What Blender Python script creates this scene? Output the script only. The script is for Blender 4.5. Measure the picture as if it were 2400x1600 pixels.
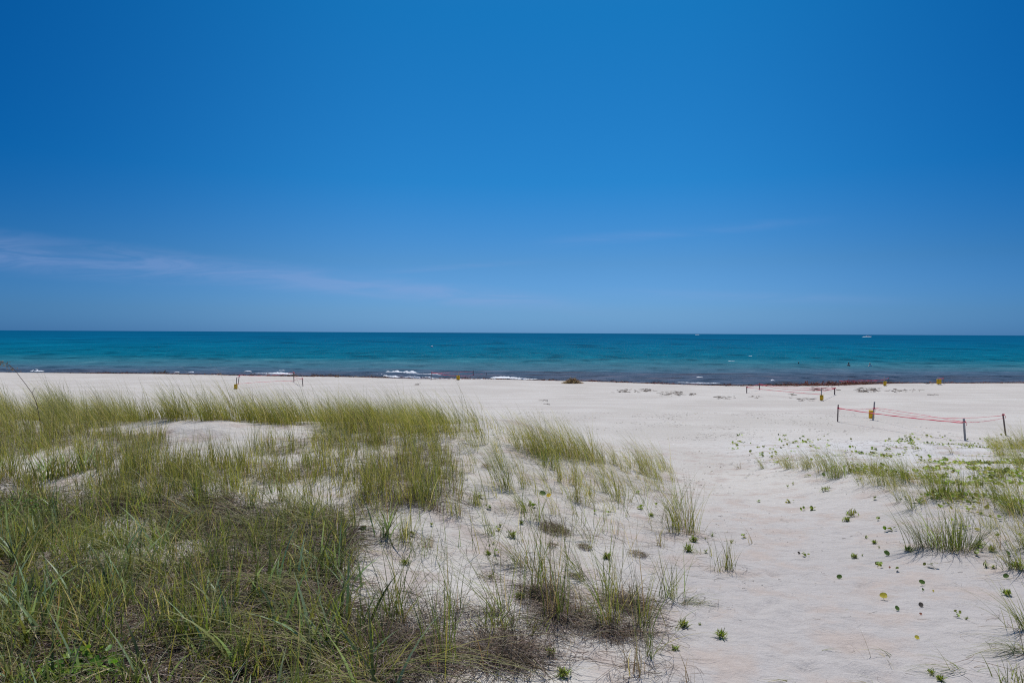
import bpy, math, random
import numpy as np
from mathutils import Vector, Matrix, Euler

for o in list(bpy.data.objects):
    bpy.data.objects.remove(o, do_unlink=True)
scene = bpy.context.scene
COL = scene.collection
R = math.radians

# ------------------------------------------------------------------ camera
CAM_Z = 6.0
cd = bpy.data.cameras.new('camera')
cam = bpy.data.objects.new('camera', cd)
COL.objects.link(cam)
cd.sensor_width = 36.0
cd.lens = 24.0
cd.clip_start = 0.05
cd.clip_end = 90000.0
PITCH, ROLL = -0.72, 0.29
cam.matrix_world = (Matrix.Translation((0, 0, CAM_Z)) @ Matrix.Rotation(R(90 + PITCH), 4, 'X') @ Matrix.Rotation(R(ROLL), 4, 'Z'))
scene.camera = cam
CM = np.array(cam.matrix_world)[:3, :3]

# ------------------------------------------------------------------ sun and sky
SUN_EL, SUN_AZ = 60.0, 8.0            # azimuth measured from +Y (out to sea) towards +X
sd = bpy.data.lights.new('sun', 'SUN')
sun = bpy.data.objects.new('sun', sd)
COL.objects.link(sun)
sd.energy = 3.9
sd.angle = R(0.53)
sd.color = (1.0, 0.965, 0.92)
sv = Vector((math.sin(R(SUN_AZ)) * math.cos(R(SUN_EL)), math.cos(R(SUN_AZ)) * math.cos(R(SUN_EL)), math.sin(R(SUN_EL))))
sun.rotation_euler = sv.to_track_quat('Z', 'Y').to_euler()
sun.location = (0, 0, 40)

world = bpy.data.worlds.new("World")
scene.world = world
world.use_nodes = True
WT = world.node_tree
WT.nodes.clear()


class NT:
    """tiny helper to write node graphs"""
    def __init__(s, tree):
        s.t = tree

    def n(s, kind, **kw):
        x = s.t.nodes.new(kind)
        for k, v in kw.items():
            setattr(x, k, v)
        return x

    def link(s, a, b):
        s.t.links.new(a, b)

    def put(s, sock, v):
        if isinstance(v, bpy.types.NodeSocket):
            s.link(v, sock)
        elif isinstance(v, (tuple, list)) and len(v) == 3 and sock.type == 'RGBA':
            sock.default_value = (*v, 1)
        else:
            sock.default_value = v

    def math(s, op, a, b=0.0, c=None, clamp=False):
        x = s.n('ShaderNodeMath', operation=op, use_clamp=clamp)
        s.put(x.inputs[0], a)
        s.put(x.inputs[1], b)
        if c is not None:
            s.put(x.inputs[2], c)
        return x.outputs[0]

    def mix(s, f, a, b, mode='MIX'):
        x = s.n('ShaderNodeMix', data_type='RGBA', blend_type=mode)
        s.put(x.inputs[0], f)
        s.put(x.inputs[6], a)
        s.put(x.inputs[7], b)
        return x.outputs[2]

    def ramp(s, f, stops, interp='LINEAR'):
        x = s.n('ShaderNodeValToRGB')
        x.color_ramp.interpolation = interp
        el = x.color_ramp.elements
        while len(el) < len(stops):
            el.new(0.5)
        for e, (p, c) in zip(el, stops):
            e.position = p
            e.color = (*c, 1) if len(c) == 3 else c
        s.put(x.inputs[0], f)
        return x.outputs[0]

    def smooth(s, v, lo, hi, a=0.0, b=1.0):
        x = s.n('ShaderNodeMapRange', interpolation_type='SMOOTHSTEP')
        s.put(x.inputs[0], v)
        for i, q in enumerate((lo, hi, a, b)):
            s.put(x.inputs[i + 1], q)
        return x.outputs[0]

    def noise(s, vec, scale, detail=4.0, rough=0.55, dist=0.0, dim='3D'):
        x = s.n('ShaderNodeTexNoise', noise_dimensions=dim)
        if vec is not None:
            s.put(x.inputs['Vector'], vec)
        x.inputs['Scale'].default_value = scale
        x.inputs['Detail'].default_value = detail
        x.inputs['Roughness'].default_value = rough
        x.inputs['Distortion'].default_value = dist
        return x.outputs[0]

    def scaled(s, vec, sc):
        x = s.n('ShaderNodeVectorMath', operation='MULTIPLY')
        s.put(x.inputs[0], vec)
        x.inputs[1].default_value = sc
        return x.outputs[0]


def lin(r, g, b):
    f = lambda c: (c / 255 / 12.92) if c / 255 <= 0.04045 else ((c / 255 + 0.055) / 1.055) ** 2.4
    return (f(r), f(g), f(b))


w = NT(WT)
SKY_STRENGTH = 0.10
sky = w.n('ShaderNodeTexSky', sky_type='NISHITA')
sky.sun_disc = False
sky.sun_elevation = R(SUN_EL)
sky.sun_rotation = R(SUN_AZ)
sky.air_density, sky.dust_density, sky.ozone_density, sky.altitude = 1.0, 0.6, 2.0, 0
tc = w.n('ShaderNodeTexCoord')
sep = w.n('ShaderNodeSeparateXYZ')
w.link(tc.outputs['Generated'], sep.inputs[0])
X_, Y_, Z_ = sep.outputs
# deep polarised subtropical blue: colour filter by elevation
TINT = [(0.0, (0.20, 0.52, 1.30)), (0.03, (0.21, 0.475, 1.03)), (0.10, (0.178, 0.435, 0.79)), (0.213, (0.064, 0.445, 0.80)),
        (0.42, (0.034, 0.464, 0.81)), (1.0, (0.10, 0.5, 0.85))]
tint = w.ramp(w.math('MAXIMUM', Z_, 0.0), TINT)
skyc = w.mix(1.0, sky.outputs[0], tint, 'MULTIPLY')
# sky deeper away from the sun's azimuth
side = w.math('MULTIPLY', w.math('ABSOLUTE', w.math('SUBTRACT', X_, 0.03)), 1.0)
sidef = w.smooth(side, 0.15, 0.75, 0.0, 1.0)
skyc = w.mix(sidef, skyc, w.mix(w.smooth(Z_, 0.0, 0.25), (0.46, 0.64, 0.76), (0.10, 0.56, 0.72)), 'MULTIPLY')
# thin high cloud streaks
ysafe = w.math('MAXIMUM', Y_, 0.05)
u = w.math('DIVIDE', X_, ysafe)
v = w.math('DIVIDE', Z_, ysafe)
cmb = w.n('ShaderNodeCombineXYZ')
w.link(u, cmb.inputs[0])
w.link(v, cmb.inputs[1])
uv = cmb.outputs[0]
n1 = w.noise(w.scaled(uv, (6.0, 48.0, 1)), 1.0, 7, 0.62, 0.9)
n2 = w.noise(w.scaled(uv, (2.2, 9.0, 1)), 1.0, 3, 0.5, 0.3)


def wisp(u0, v0, slope, width, ulo, uhi, strength, fade=0.2, spread=0.0):
    line = w.math('ADD', w.math('MULTIPLY', w.math('SUBTRACT', u, u0), slope), v0)
    line = w.math('ADD', line, w.math('MULTIPLY', w.math('SUBTRACT', n2, 0.5), width * 1.6))
    d = w.math('ABSOLUTE', w.math('SUBTRACT', v, line))
    band = w.smooth(w.math('DIVIDE', d, w.math('MAXIMUM', w.math('ADD', w.math('MULTIPLY', u, -spread), 1.0), 0.4)), 0.0, width, 1.0, 0.0)
    lo = w.smooth(u, ulo - fade, ulo + fade * 0.5, 0, 1)
    hi = w.smooth(u, uhi - fade * 0.5, uhi + fade, 1, 0)
    tex = w.smooth(n1, 0.30, 0.70, 0.15, 1.0)
    return w.math('MULTIPLY', w.math('MULTIPLY', band, tex), w.math('MULTIPLY', w.math('MULTIPLY', lo, hi), strength))


front = w.smooth(Y_, 0.1, 0.4)
cl = wisp(0.03, 0.047, -0.085, 0.020, -1.1, 0.02, 1.3, spread=1.6)
cl = w.math('ADD', cl, wisp(-0.12, 0.094, 0.07, 0.007, -0.16, -0.02, 0.5, 0.1))
cl = w.math('ADD', cl, wisp(0.2, 0.145, 0.1, 0.013, 0.10, 0.38, 0.45, 0.12))
cl = w.math('ADD', cl, wisp(0.34, 0.055, -0.02, 0.012, 0.2, 0.5, 0.38, 0.15))
cl = w.math('MULTIPLY', cl, front, clamp=True)
skyc = w.mix(w.math('MULTIPLY', cl, 0.30), skyc, (3.0, 3.9, 6.8))
bg = w.n('ShaderNodeBackground')
w.link(skyc, bg.inputs[0])
bg.inputs[1].default_value = SKY_STRENGTH
wo = w.n('ShaderNodeOutputWorld')
w.link(bg.outputs[0], wo.inputs[0])

vs = scene.view_settings
vs.view_transform = 'Standard'
vs.look = 'None'
vs.exposure = 0.0
vs.gamma = 1.0
scene.cycles.max_bounces = 5
scene.cycles.transparent_max_bounces = 4
scene.render.film_transparent = False
scene.cycles.use_denoising = False
scene.cycles.pixel_filter_type = 'BLACKMAN_HARRIS'
scene.cycles.filter_width = 1.15

# ------------------------------------------------------------------ numpy noise
def _hash(ix, iy, seed):
    h = (ix.astype(np.int64) * 374761393 + iy.astype(np.int64) * 668265263 + seed * 974711) & 0xffffffff
    h = ((h ^ (h >> 13)) * 1274126177) & 0xffffffff
    h = (h ^ (h >> 16)) & 0xffffffff
    return h / 4294967295.0


def vnoise(x, y, seed=0):
    ix, iy = np.floor(x), np.floor(y)
    fx, fy = x - ix, y - iy
    fx = fx * fx * fx * (fx * (fx * 6 - 15) + 10)
    fy = fy * fy * fy * (fy * (fy * 6 - 15) + 10)
    a = _hash(ix, iy, seed); b = _hash(ix + 1, iy, seed)
    c = _hash(ix, iy + 1, seed); d = _hash(ix + 1, iy + 1, seed)
    return (a + (b - a) * fx) * (1 - fy) + (c + (d - c) * fx) * fy


def fbm(x, y, seed=0, octv=4, gain=0.5):
    s, a, t = 0.0, 1.0, 0.0
    for i in range(octv):
        s = s + a * vnoise(x * 2 ** i + 13.1 * i, y * 2 ** i + 7.7 * i, seed + i)
        t += a
        a *= gain
    return s / t - 0.5


def sstep(lo, hi, x):
    t = np.clip((x - lo) / (hi - lo), 0, 1)
    return t * t * (3 - 2 * t)


# ------------------------------------------------------------------ the lie of the land
def path_x(y):
    return np.interp(y, [0, 5, 12, 20, 26], [1.2, 2.35, 4.05, 5.9, 7.0])


CREST_X = np.array([-160, -64, -45, -28, -18, -9, -5, 0, 8, 15, 22, 32, 42, 56, 80, 160])
CREST_Y = np.array([96, 85, 84, 81, 79.5, 77, 76, 77, 74.5, 72, 69.5, 70, 73, 75.5, 78, 84.0])


def crest_y(x):
    return np.interp(x, CREST_X, CREST_Y)


def terrain(x, y, detail=True):
    x = np.asarray(x, float); y = np.asarray(y, float)
    cy = crest_y(x)
    hb = np.interp(y, [-20, 28, 36, 45, 60], [4.2, 4.38, 4.55, 4.72, 5.0])
    # past y=60 the beach runs down to the berm crest and then drops into the sea
    t = np.clip((y - 60) / np.maximum(cy - 60, 1), 0, 1)
    hb = np.where(y > 60, 5.0 + 0.27 * t, hb)
    zb = CAM_Z - hb + sstep(-6, 0, y - cy) * sstep(4, 0, y - cy) * 0.05 * fbm(x * .1, y * .1, 5, 2) * 2
    past = np.maximum(y - cy, 0)
    zb = zb - np.minimum(past * 0.082, 0.9 + past * 0.012)
    hL = np.interp(y, [-8, 0, 5, 10, 14, 16.5, 18.5, 22, 27, 33], [2.2, 2.2, 2.4, 2.35, 2.22, 2.15, 2.55, 3.7, 4.35, 4.55])
    hP = np.interp(y, [-8, 0, 5, 10, 15, 20, 26, 33], [2.2, 2.3, 2.62, 3.05, 3.58, 4.05, 4.36, 4.5])
    hR = np.interp(y, [-8, 0, 5, 9, 14, 17, 21, 26, 31, 36], [2.2, 2.3, 2.5, 2.84, 3.1, 3.28, 3.75, 4.16, 4.4, 4.55])
    d = x - path_x(y)
    wl = sstep(0.5, 5.5, -d)
    wr = sstep(0.4, 3.6, d)
    h = hP * (1 - wl) * (1 - wr) + hL * wl + hR * wr
    zd = CAM_Z - h
    k = sstep(24, 33, y)
    z = zd * (1 - k) + zb * k
    z = np.where(y > 33, zb, z)
    dune = sstep(31, 20, y)
    side = np.maximum(wl, wr)
    z = z + dune * side * (0.30 * fbm(x * 0.32, y * 0.32, 11, 3) + 0.13 * fbm(x * 1.1, y * 1.1, 21, 3))
    z = z + dune * (1 - side) * 0.06 * fbm(x * 0.6, y * 0.6, 31, 3)
    # white sand mounds standing in the left dune
    z = z + 0.20 * np.exp(-((x + 6.6) / 0.85) ** 2 - ((y - 14.9) / 0.9) ** 2)
    z = z + 0.08 * np.exp(-((x + 0.3) / 0.7) ** 2 - ((y - 17.0) / 0.8) ** 2)
    z = z + 0.22 * np.exp(-((x - 13.5) / 3.0) ** 2 - ((y - 24.0) / 2.2) ** 2)
    # gently uneven beach
    bm = sstep(22, 34, y) * sstep(3, -3, y - cy)
    z = z + bm * (0.05 * fbm(x * 0.12, y * 0.3, 41, 3) + 0.015 * fbm(x * 0.7, y * 0.7, 43, 2))
    # small berm hump in the middle of the beach edge
    z = z + 0.16 * np.exp(-((x + 5.0) / 5.0) ** 2 - ((y - 75) / 2.2) ** 2) + 0.16 * np.exp(-((x - 44) / 6.0) ** 2 - ((y - 71) / 2.2) ** 2)
    return z


def T1(x, y):
    return float(terrain(np.array([x]), np.array([y]))[0])


def ray(px, py):
    """view direction (unnormalised, along +y ~1) through a point of the 2400 x 1600 photograph"""
    d = CM @ np.array([(px - 1200) / 1600.0, -(py - 800) / 1600.0, -1.0])
    return d / d[1]


def G(px, py):
    """the spot on the sand seen at photo point px, py"""
    d = ray(px, py)
    ys = np.concatenate([np.arange(3.2, 30, 0.03), np.arange(30, 95, 0.1)])
    zz = CAM_Z + d[2] * ys
    tt = terrain(d[0] * ys, ys)
    hit = np.nonzero(zz <= tt)[0]
    i = hit[0] if len(hit) else len(ys) - 1
    y = ys[i]
    return float(d[0] * y), float(y), float(tt[i])


def project(x, y, z):
    p = np.stack([x, y, z - CAM_Z], 0)
    c = CM.T @ p
    return 1200 + 1600 * c[0] / -c[2], 800 - 1600 * c[1] / -c[2]


# ------------------------------------------------------------------ object helpers
def tag(o, label=None, category=None, group=None, kind=None):
    if label: o['label'] = label
    if category: o['category'] = category
    if group: o['group'] = group
    if kind: o['kind'] = kind
    return o


def mesh_obj(name, verts, faces, mat, parent=None, cols=None, smooth=True, loc=(0, 0, 0)):
    """verts (N,3); faces: list of (M,k) int arrays"""
    me = bpy.data.meshes.new(name)
    verts = np.asarray(verts, np.float32) - np.asarray(loc, np.float32)
    me.vertices.add(len(verts))
    me.vertices.foreach_set('co', verts.ravel())
    loops = np.concatenate([f.ravel() for f in faces]).astype(np.int32)
    tot = np.concatenate([np.full(len(f), f.shape[1], np.int32) for f in faces])
    start = np.concatenate([[0], np.cumsum(tot)[:-1]]).astype(np.int32)
    me.loops.add(len(loops))
    me.loops.foreach_set('vertex_index', loops)
    me.polygons.add(len(tot))
    me.polygons.foreach_set('loop_start', start)
    me.polygons.foreach_set('loop_total', tot)
    me.update(calc_edges=True)
    if smooth:
        me.polygons.foreach_set('use_smooth', np.ones(len(tot), bool))
    if cols is not None:
        ca = me.color_attributes.new('tint', 'FLOAT_COLOR', 'POINT')
        c4 = np.ones((len(verts), 4), np.float32)
        c4[:, :3] = cols
        ca.data.foreach_set('color', c4.ravel())
    me.materials.append(mat)
    me.validate()
    o = bpy.data.objects.new(name, me)
    o.location = loc
    COL.objects.link(o)
    if parent:
        o.parent = parent
        o.location = Vector(loc) - parent.location
    return o


def empty(name, loc):
    o = bpy.data.objects.new(name, None)
    o.empty_display_size = 0.2
    o.location = loc
    COL.objects.link(o)
    return o


class Soup:
    """a growing heap of vertices and faces"""
    def __init__(s):
        s.v, s.f, s.c, s.n = [], {}, [], 0

    def add(s, v, faces, c=None):
        v = np.asarray(v, float).reshape(-1, 3)
        s.v.append(v)
        for f in faces:
            f = np.asarray(f, int)
            s.f.setdefault(f.shape[1], []).append(f + s.n)
        if c is None: c = (1, 1, 1)
        c = np.asarray(c, float)
        s.c.append(np.broadcast_to(c, (len(v), 3)))
        s.n += len(v)

    def build(s, name, mat, parent=None, loc=(0, 0, 0), smooth=True):
        return mesh_obj(name, np.concatenate(s.v), [np.concatenate(a) for a in s.f.values()], mat, parent, np.concatenate(s.c), smooth, loc)

    # --- ribbons: leaves of grass.  All arguments are arrays over N blades
    def ribbons(s, base, d0, bend, L, W, c_lo, c_hi, K=5, drop=0.5, face=None, taper=1.6, rng=None):
        N = len(base)
        if N == 0: return
        t = np.linspace(0, 1, K + 1)[None, :, None]
        bm = np.linalg.norm(bend, axis=1)
        g = np.zeros((N, 3)); g[:, 2] = -drop * bm
        P = base[:, None, :] + L[:, None, None] * (d0[:, None, :] * t + (bend + g)[:, None, :] * t * t)
        hd = d0[:, :2] + 2 * bend[:, :2]
        ang = np.arctan2(hd[:, 1], hd[:, 0]) + math.pi / 2
        if rng is not None: ang = ang + rng.normal(0, 0.6, N)
        wd = np.stack([np.cos(ang), np.sin(ang), np.zeros(N)], 1)[:, None, :]
        prof = (1 - np.linspace(0, 1, K + 1) ** taper)
        prof[0] *= 0.7
        prof = prof[None, :-1, None] * 0.5 * W[:, None, None]
        A = P[:, :-1] - wd * prof
        B = P[:, :-1] + wd * prof
        V = np.concatenate([np.stack([A, B], 2).reshape(N, 2 * K, 3), P[:, -1:, :]], 1)  # 2K+1 per blade
        tt = np.concatenate([np.repeat(np.linspace(0, 1, K + 1)[:-1], 2), [1.0]])[None, :, None]
        C = c_lo[:, None, :] * (1 - tt) + c_hi[:, None, :] * tt
        b = (np.arange(N) * (2 * K + 1))[:, None, None]
        k = np.arange(K - 1)[None, :, None] * 2
        Q = (b + k + np.array([0, 1, 3, 2])[None, None, :]).reshape(-1, 4)
        Tt = b[:, :, 0] + np.array([2 * K - 2, 2 * K - 1, 2 * K])[None, :]
        s.add(V.reshape(-1, 3), [Q, Tt], C.reshape(-1, 3))

    # --- litter: strands lying on the sand
    def strands(s, x, y, L, W, hgt, col, rng, K=4, lift=0.01, curl=1.5):
        N = len(x)
        a = rng.uniform(0, 2 * math.pi, N)
        ka = rng.normal(0, curl, N)
        ts = np.linspace(0, 1, K + 1)
        aa = a[:, None] + ka[:, None] * ts[None, :]
        sx = np.concatenate([np.zeros((N, 1)), np.cumsum(np.cos(aa[:, :-1]), 1)], 1) / K * L[:, None]
        sy = np.concatenate([np.zeros((N, 1)), np.cumsum(np.sin(aa[:, :-1]), 1)], 1) / K * L[:, None]
        PX = x[:, None] + sx; PY = y[:, None] + sy
        base = rng.uniform(0.0, 1.0, N)[:, None] * hgt[:, None]
        e = rng.uniform(-0.2, 1, N)[:, None] * hgt[:, None]
        PZ = terrain(PX, PY) + lift + np.maximum(base + e * np.sin(ts[None, :] * math.pi) * 0.8 + rng.normal(0, .3, N)[:, None] * (ts[None, :] - .5) * hgt[:, None], 0)
        P = np.stack([PX, PY, PZ], 2)
        wa = aa + math.pi / 2
        tilt = rng.uniform(-0.9, 0.9, N)[:, None]
        wd = np.stack([np.cos(wa) * np.cos(tilt), np.sin(wa) * np.cos(tilt), np.sin(tilt) + 0 * wa], 2)
        prof = (0.5 + 0.5 * np.sin(np.clip(ts, 0.08, 0.92) * math.pi))[None, :, None] * W[:, None, None] * 0.5
        V = np.stack([P - wd * prof, P + wd * prof], 2).reshape(N, 2 * (K + 1), 3)
        b = (np.arange(N) * 2 * (K + 1))[:, None, None]
        k = np.arange(K)[None, :, None] * 2
        Q = (b + k + np.array([0, 1, 3, 2])[None, None, :]).reshape(-1, 4)
        s.add(V.reshape(-1, 3), [Q], np.repeat(col, 2 * (K + 1), 0))

    def tube(s, pts, rad, c=(1, 1, 1), n=6, cap=True):
        pts = np.asarray(pts, float)
        rad = np.broadcast_to(np.asarray(rad, float), (len(pts),))
        tan = np.gradient(pts, axis=0)
        tan /= np.linalg.norm(tan, axis=1)[:, None] + 1e-9
        up = np.array([0.13, 0.21, 1.0]) if abs(tan[0][2]) < 0.9 else np.array([1.0, 0.1, 0.0])
        V = []
        for p, t, r in zip(pts, tan, rad):
            a = np.cross(t, up); a /= np.linalg.norm(a)
            b = np.cross(t, a)
            q = np.linspace(0, 2 * math.pi, n, endpoint=False)
            V.append(p + r * (np.cos(q)[:, None] * a + np.sin(q)[:, None] * b))
        V = np.concatenate(V)
        F = []
        for i in range(len(pts) - 1):
            for j in range(n):
                F.append([i * n + j, i * n + (j + 1) % n, (i + 1) * n + (j + 1) % n, (i + 1) * n + j])
        s.add(V, [F], c)
        if cap:
            s.f.setdefault(n, []).append(np.array([[s.n - n + j for j in range(n)]]))
            s.f.setdefault(n, []).append(np.array([[s.n - len(pts) * n + n - 1 - j for j in range(n)]]))

    def leaf(s, centre, nrm, heading, size, c, notch=0.18, aspect=1.0, cup=0.15):
        """roundish leaf with a fold and a notch"""
        nrm = np.asarray(nrm, float); nrm /= np.linalg.norm(nrm)
        h = np.array([math.cos(heading), math.sin(heading), 0.0])
        h = h - nrm * h.dot(nrm); h /= np.linalg.norm(h)
        b = np.cross(nrm, h)
        ang = np.linspace(0, 2 * math.pi, 12, endpoint=False)
        r = size * (1 - notch * np.maximum(0, np.cos(ang)) ** 8 - 0.06 * np.cos(2 * ang))
        x = r * np.cos(ang); y = r * np.sin(ang) * aspect
        V = [np.array(centre)] + [centre + h * a + b * q + nrm * (cup * abs(q) + 0.3 * cup * abs(a)) for a, q in zip(x, y)]
        F = [[0, 1 + i, 1 + (i + 1) % 12] for i in range(12)]
        s.add(V, [F], c)


# ------------------------------------------------------------------ materials
def new_mat(name):
    m = bpy.data.materials.new(name)
    m.use_nodes = True
    m.node_tree.nodes.clear()
    return m, NT(m.node_tree)


def leafy(name, trans=0.35, rough=0.55, gain=1.25):
    m, k = new_mat(name)
    at = k.n('ShaderNodeAttribute', attribute_name='tint')
    geo = k.n('ShaderNodeNewGeometry')
    nz = k.noise(geo.outputs['Position'], 35.0, 2)
    col = k.mix(1.0, at.outputs['Color'], k.ramp(nz, [(0.3, (0.75 * gain,) * 3), (0.7, (1.2 * gain,) * 3)]), 'MULTIPLY')
    pb = k.n('ShaderNodeBsdfPrincipled')
    k.link(col, pb.inputs['Base Color'])
    pb.inputs['Roughness'].default_value = rough
    pb.inputs['Specular IOR Level'].default_value = 0.35
    tr = k.n('ShaderNodeBsdfTranslucent')
    k.link(k.mix(1.0, col, (1.25, 1.2, 0.7), 'MULTIPLY'), tr.inputs[0])
    ms = k.n('ShaderNodeMixShader')
    ms.inputs[0].default_value = trans
    k.link(pb.outputs[0], ms.inputs[1]); k.link(tr.outputs[0], ms.inputs[2])
    out = k.n('ShaderNodeOutputMaterial')
    k.link(ms.outputs[0], out.inputs[0])
    return m


def plain(name, color, rough=0.6, noise_scale=None, var=0.25, spec=0.4, bump=0.0, scale3=(1, 1, 1)):
    m, k = new_mat(name)
    pb = k.n('ShaderNodeBsdfPrincipled')
    tcn = k.n('ShaderNodeTexCoord')
    vec = k.scaled(tcn.outputs['Object'], scale3)
    nz = k.noise(vec, noise_scale or 12.0, 4)
    lo = tuple(c * (1 - var) for c in color); hi = tuple(min(1, c * (1 + var)) for c in color)
    k.link(k.ramp(nz, [(0.3, lo), (0.7, hi)]), pb.inputs['Base Color'])
    pb.inputs['Roughness'].default_value = rough
    pb.inputs['Specular IOR Level'].default_value = spec
    if bump:
        b = k.n('ShaderNodeBump'); b.inputs['Strength'].default_value = bump; b.inputs['Distance'].default_value = 0.01
        k.link(nz, b.inputs['Height']); k.link(b.outputs[0], pb.inputs['Normal'])
    out = k.n('ShaderNodeOutputMaterial')
    k.link(pb.outputs[0], out.inputs[0])
    return m


def sand_material():
    m, k = new_mat('sand')
    geo = k.n('ShaderNodeNewGeometry')
    pos = geo.outputs['Position']
    sp = k.n('ShaderNodeSeparateXYZ'); k.link(pos, sp.inputs[0])
    x, y, z = sp.outputs
    big = k.noise(pos, 0.25, 3)
    mid = k.noise(pos, 1.6, 5, 0.6)
    streak = k.noise(k.scaled(pos, (0.10, 1.1, 1.0)), 1.0, 4, 0.6)
    grain = k.noise(pos, 90.0, 3, 0.7)
    speck = k.noise(pos, 28.0, 3, 0.8)
    col = k.mix(k.smooth(big, 0.35, 0.65), (0.535, 0.497, 0.443), (0.600, 0.562, 0.508))
    # cleaner white sand drifted over the right dune and the mound on the left
    wh = k.math('MULTIPLY', k.smooth(x, 6.5, 9.5), k.math('MULTIPLY', k.smooth(y, 30, 24), k.smooth(y, 9, 13)))
    col = k.mix(k.math('MULTIPLY', wh, 0.6), col, (0.66, 0.645, 0.63))
    # duller trodden sand near the path; vignette-like shade is mixed into its colour
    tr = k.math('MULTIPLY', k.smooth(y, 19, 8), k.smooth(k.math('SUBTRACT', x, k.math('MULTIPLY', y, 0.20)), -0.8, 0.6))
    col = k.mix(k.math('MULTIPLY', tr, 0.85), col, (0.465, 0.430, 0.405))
    # trodden, slightly pinkish sand in patches of the footpath
    col = k.mix(k.math('MULTIPLY', k.smooth(mid, 0.46, 0.68), k.smooth(y, 30, 24)), col, (0.490, 0.420, 0.370))
    # long bands left by tides and beach vehicles
    fine = k.noise(pos, 9.0, 5, 0.7)
    col = k.mix(1.0, col, k.ramp(fine, [(0.3, (0.93, 0.925, 0.92)), (0.65, (1.03, 1.03, 1.03))]), 'MULTIPLY')
    bands = k.math('MULTIPLY', k.smooth(streak, 0.42, 0.66), k.smooth(y, 26, 40))
    col = k.mix(k.math('MULTIPLY', bands, 0.75), col, (0.500, 0.450, 0.405))
    col = k.mix(1.0, col, k.ramp(grain, [(0.25, (0.86, 0.86, 0.86)), (0.75, (1.1, 1.1, 1.1))]), 'MULTIPLY')
    col = k.mix(k.math('MULTIPLY', k.smooth(speck, 0.70, 0.78), k.smooth(y, 40, 10)), col, (0.20, 0.165, 0.14))
    # wet sand at the water's edge
    col = k.mix(k.smooth(z, 0.35, 0.12), col, (0.20, 0.17, 0.145))
    pb = k.n('ShaderNodeBsdfPrincipled')
    k.link(col, pb.inputs['Base Color'])
    pb.inputs['Roughness'].default_value = 0.95
    pb.inputs['Specular IOR Level'].default_value = 0.15
    dn = k.noise(pos, 5.5, 7, 0.66, 0.3)
    b1 = k.n('ShaderNodeBump'); b1.inputs['Strength'].default_value = 0.6; b1.inputs['Distance'].default_value = 0.085
    k.link(dn, b1.inputs['Height'])
    gn = k.noise(pos, 24.0, 4, 0.7)
    b2 = k.n('ShaderNodeBump'); b2.inputs['Strength'].default_value = 0.5; b2.inputs['Distance'].default_value = 0.012
    k.link(gn, b2.inputs['Height']); k.link(b1.outputs[0], b2.inputs['Normal'])
    st = k.noise(k.scaled(pos, (0.25, 3.5, 1.0)), 1.0, 5, 0.65)
    b3 = k.n('ShaderNodeBump'); b3.inputs['Strength'].default_value = 0.4; b3.inputs['Distance'].default_value = 0.05
    k.link(st, b3.inputs['Height']); k.link(b2.outputs[0], b3.inputs['Normal'])
    k.link(b3.outputs[0], pb.inputs['Normal'])
    out = k.n('ShaderNodeOutputMaterial')
    k.link(pb.outputs[0], out.inputs[0])
    return m


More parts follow.
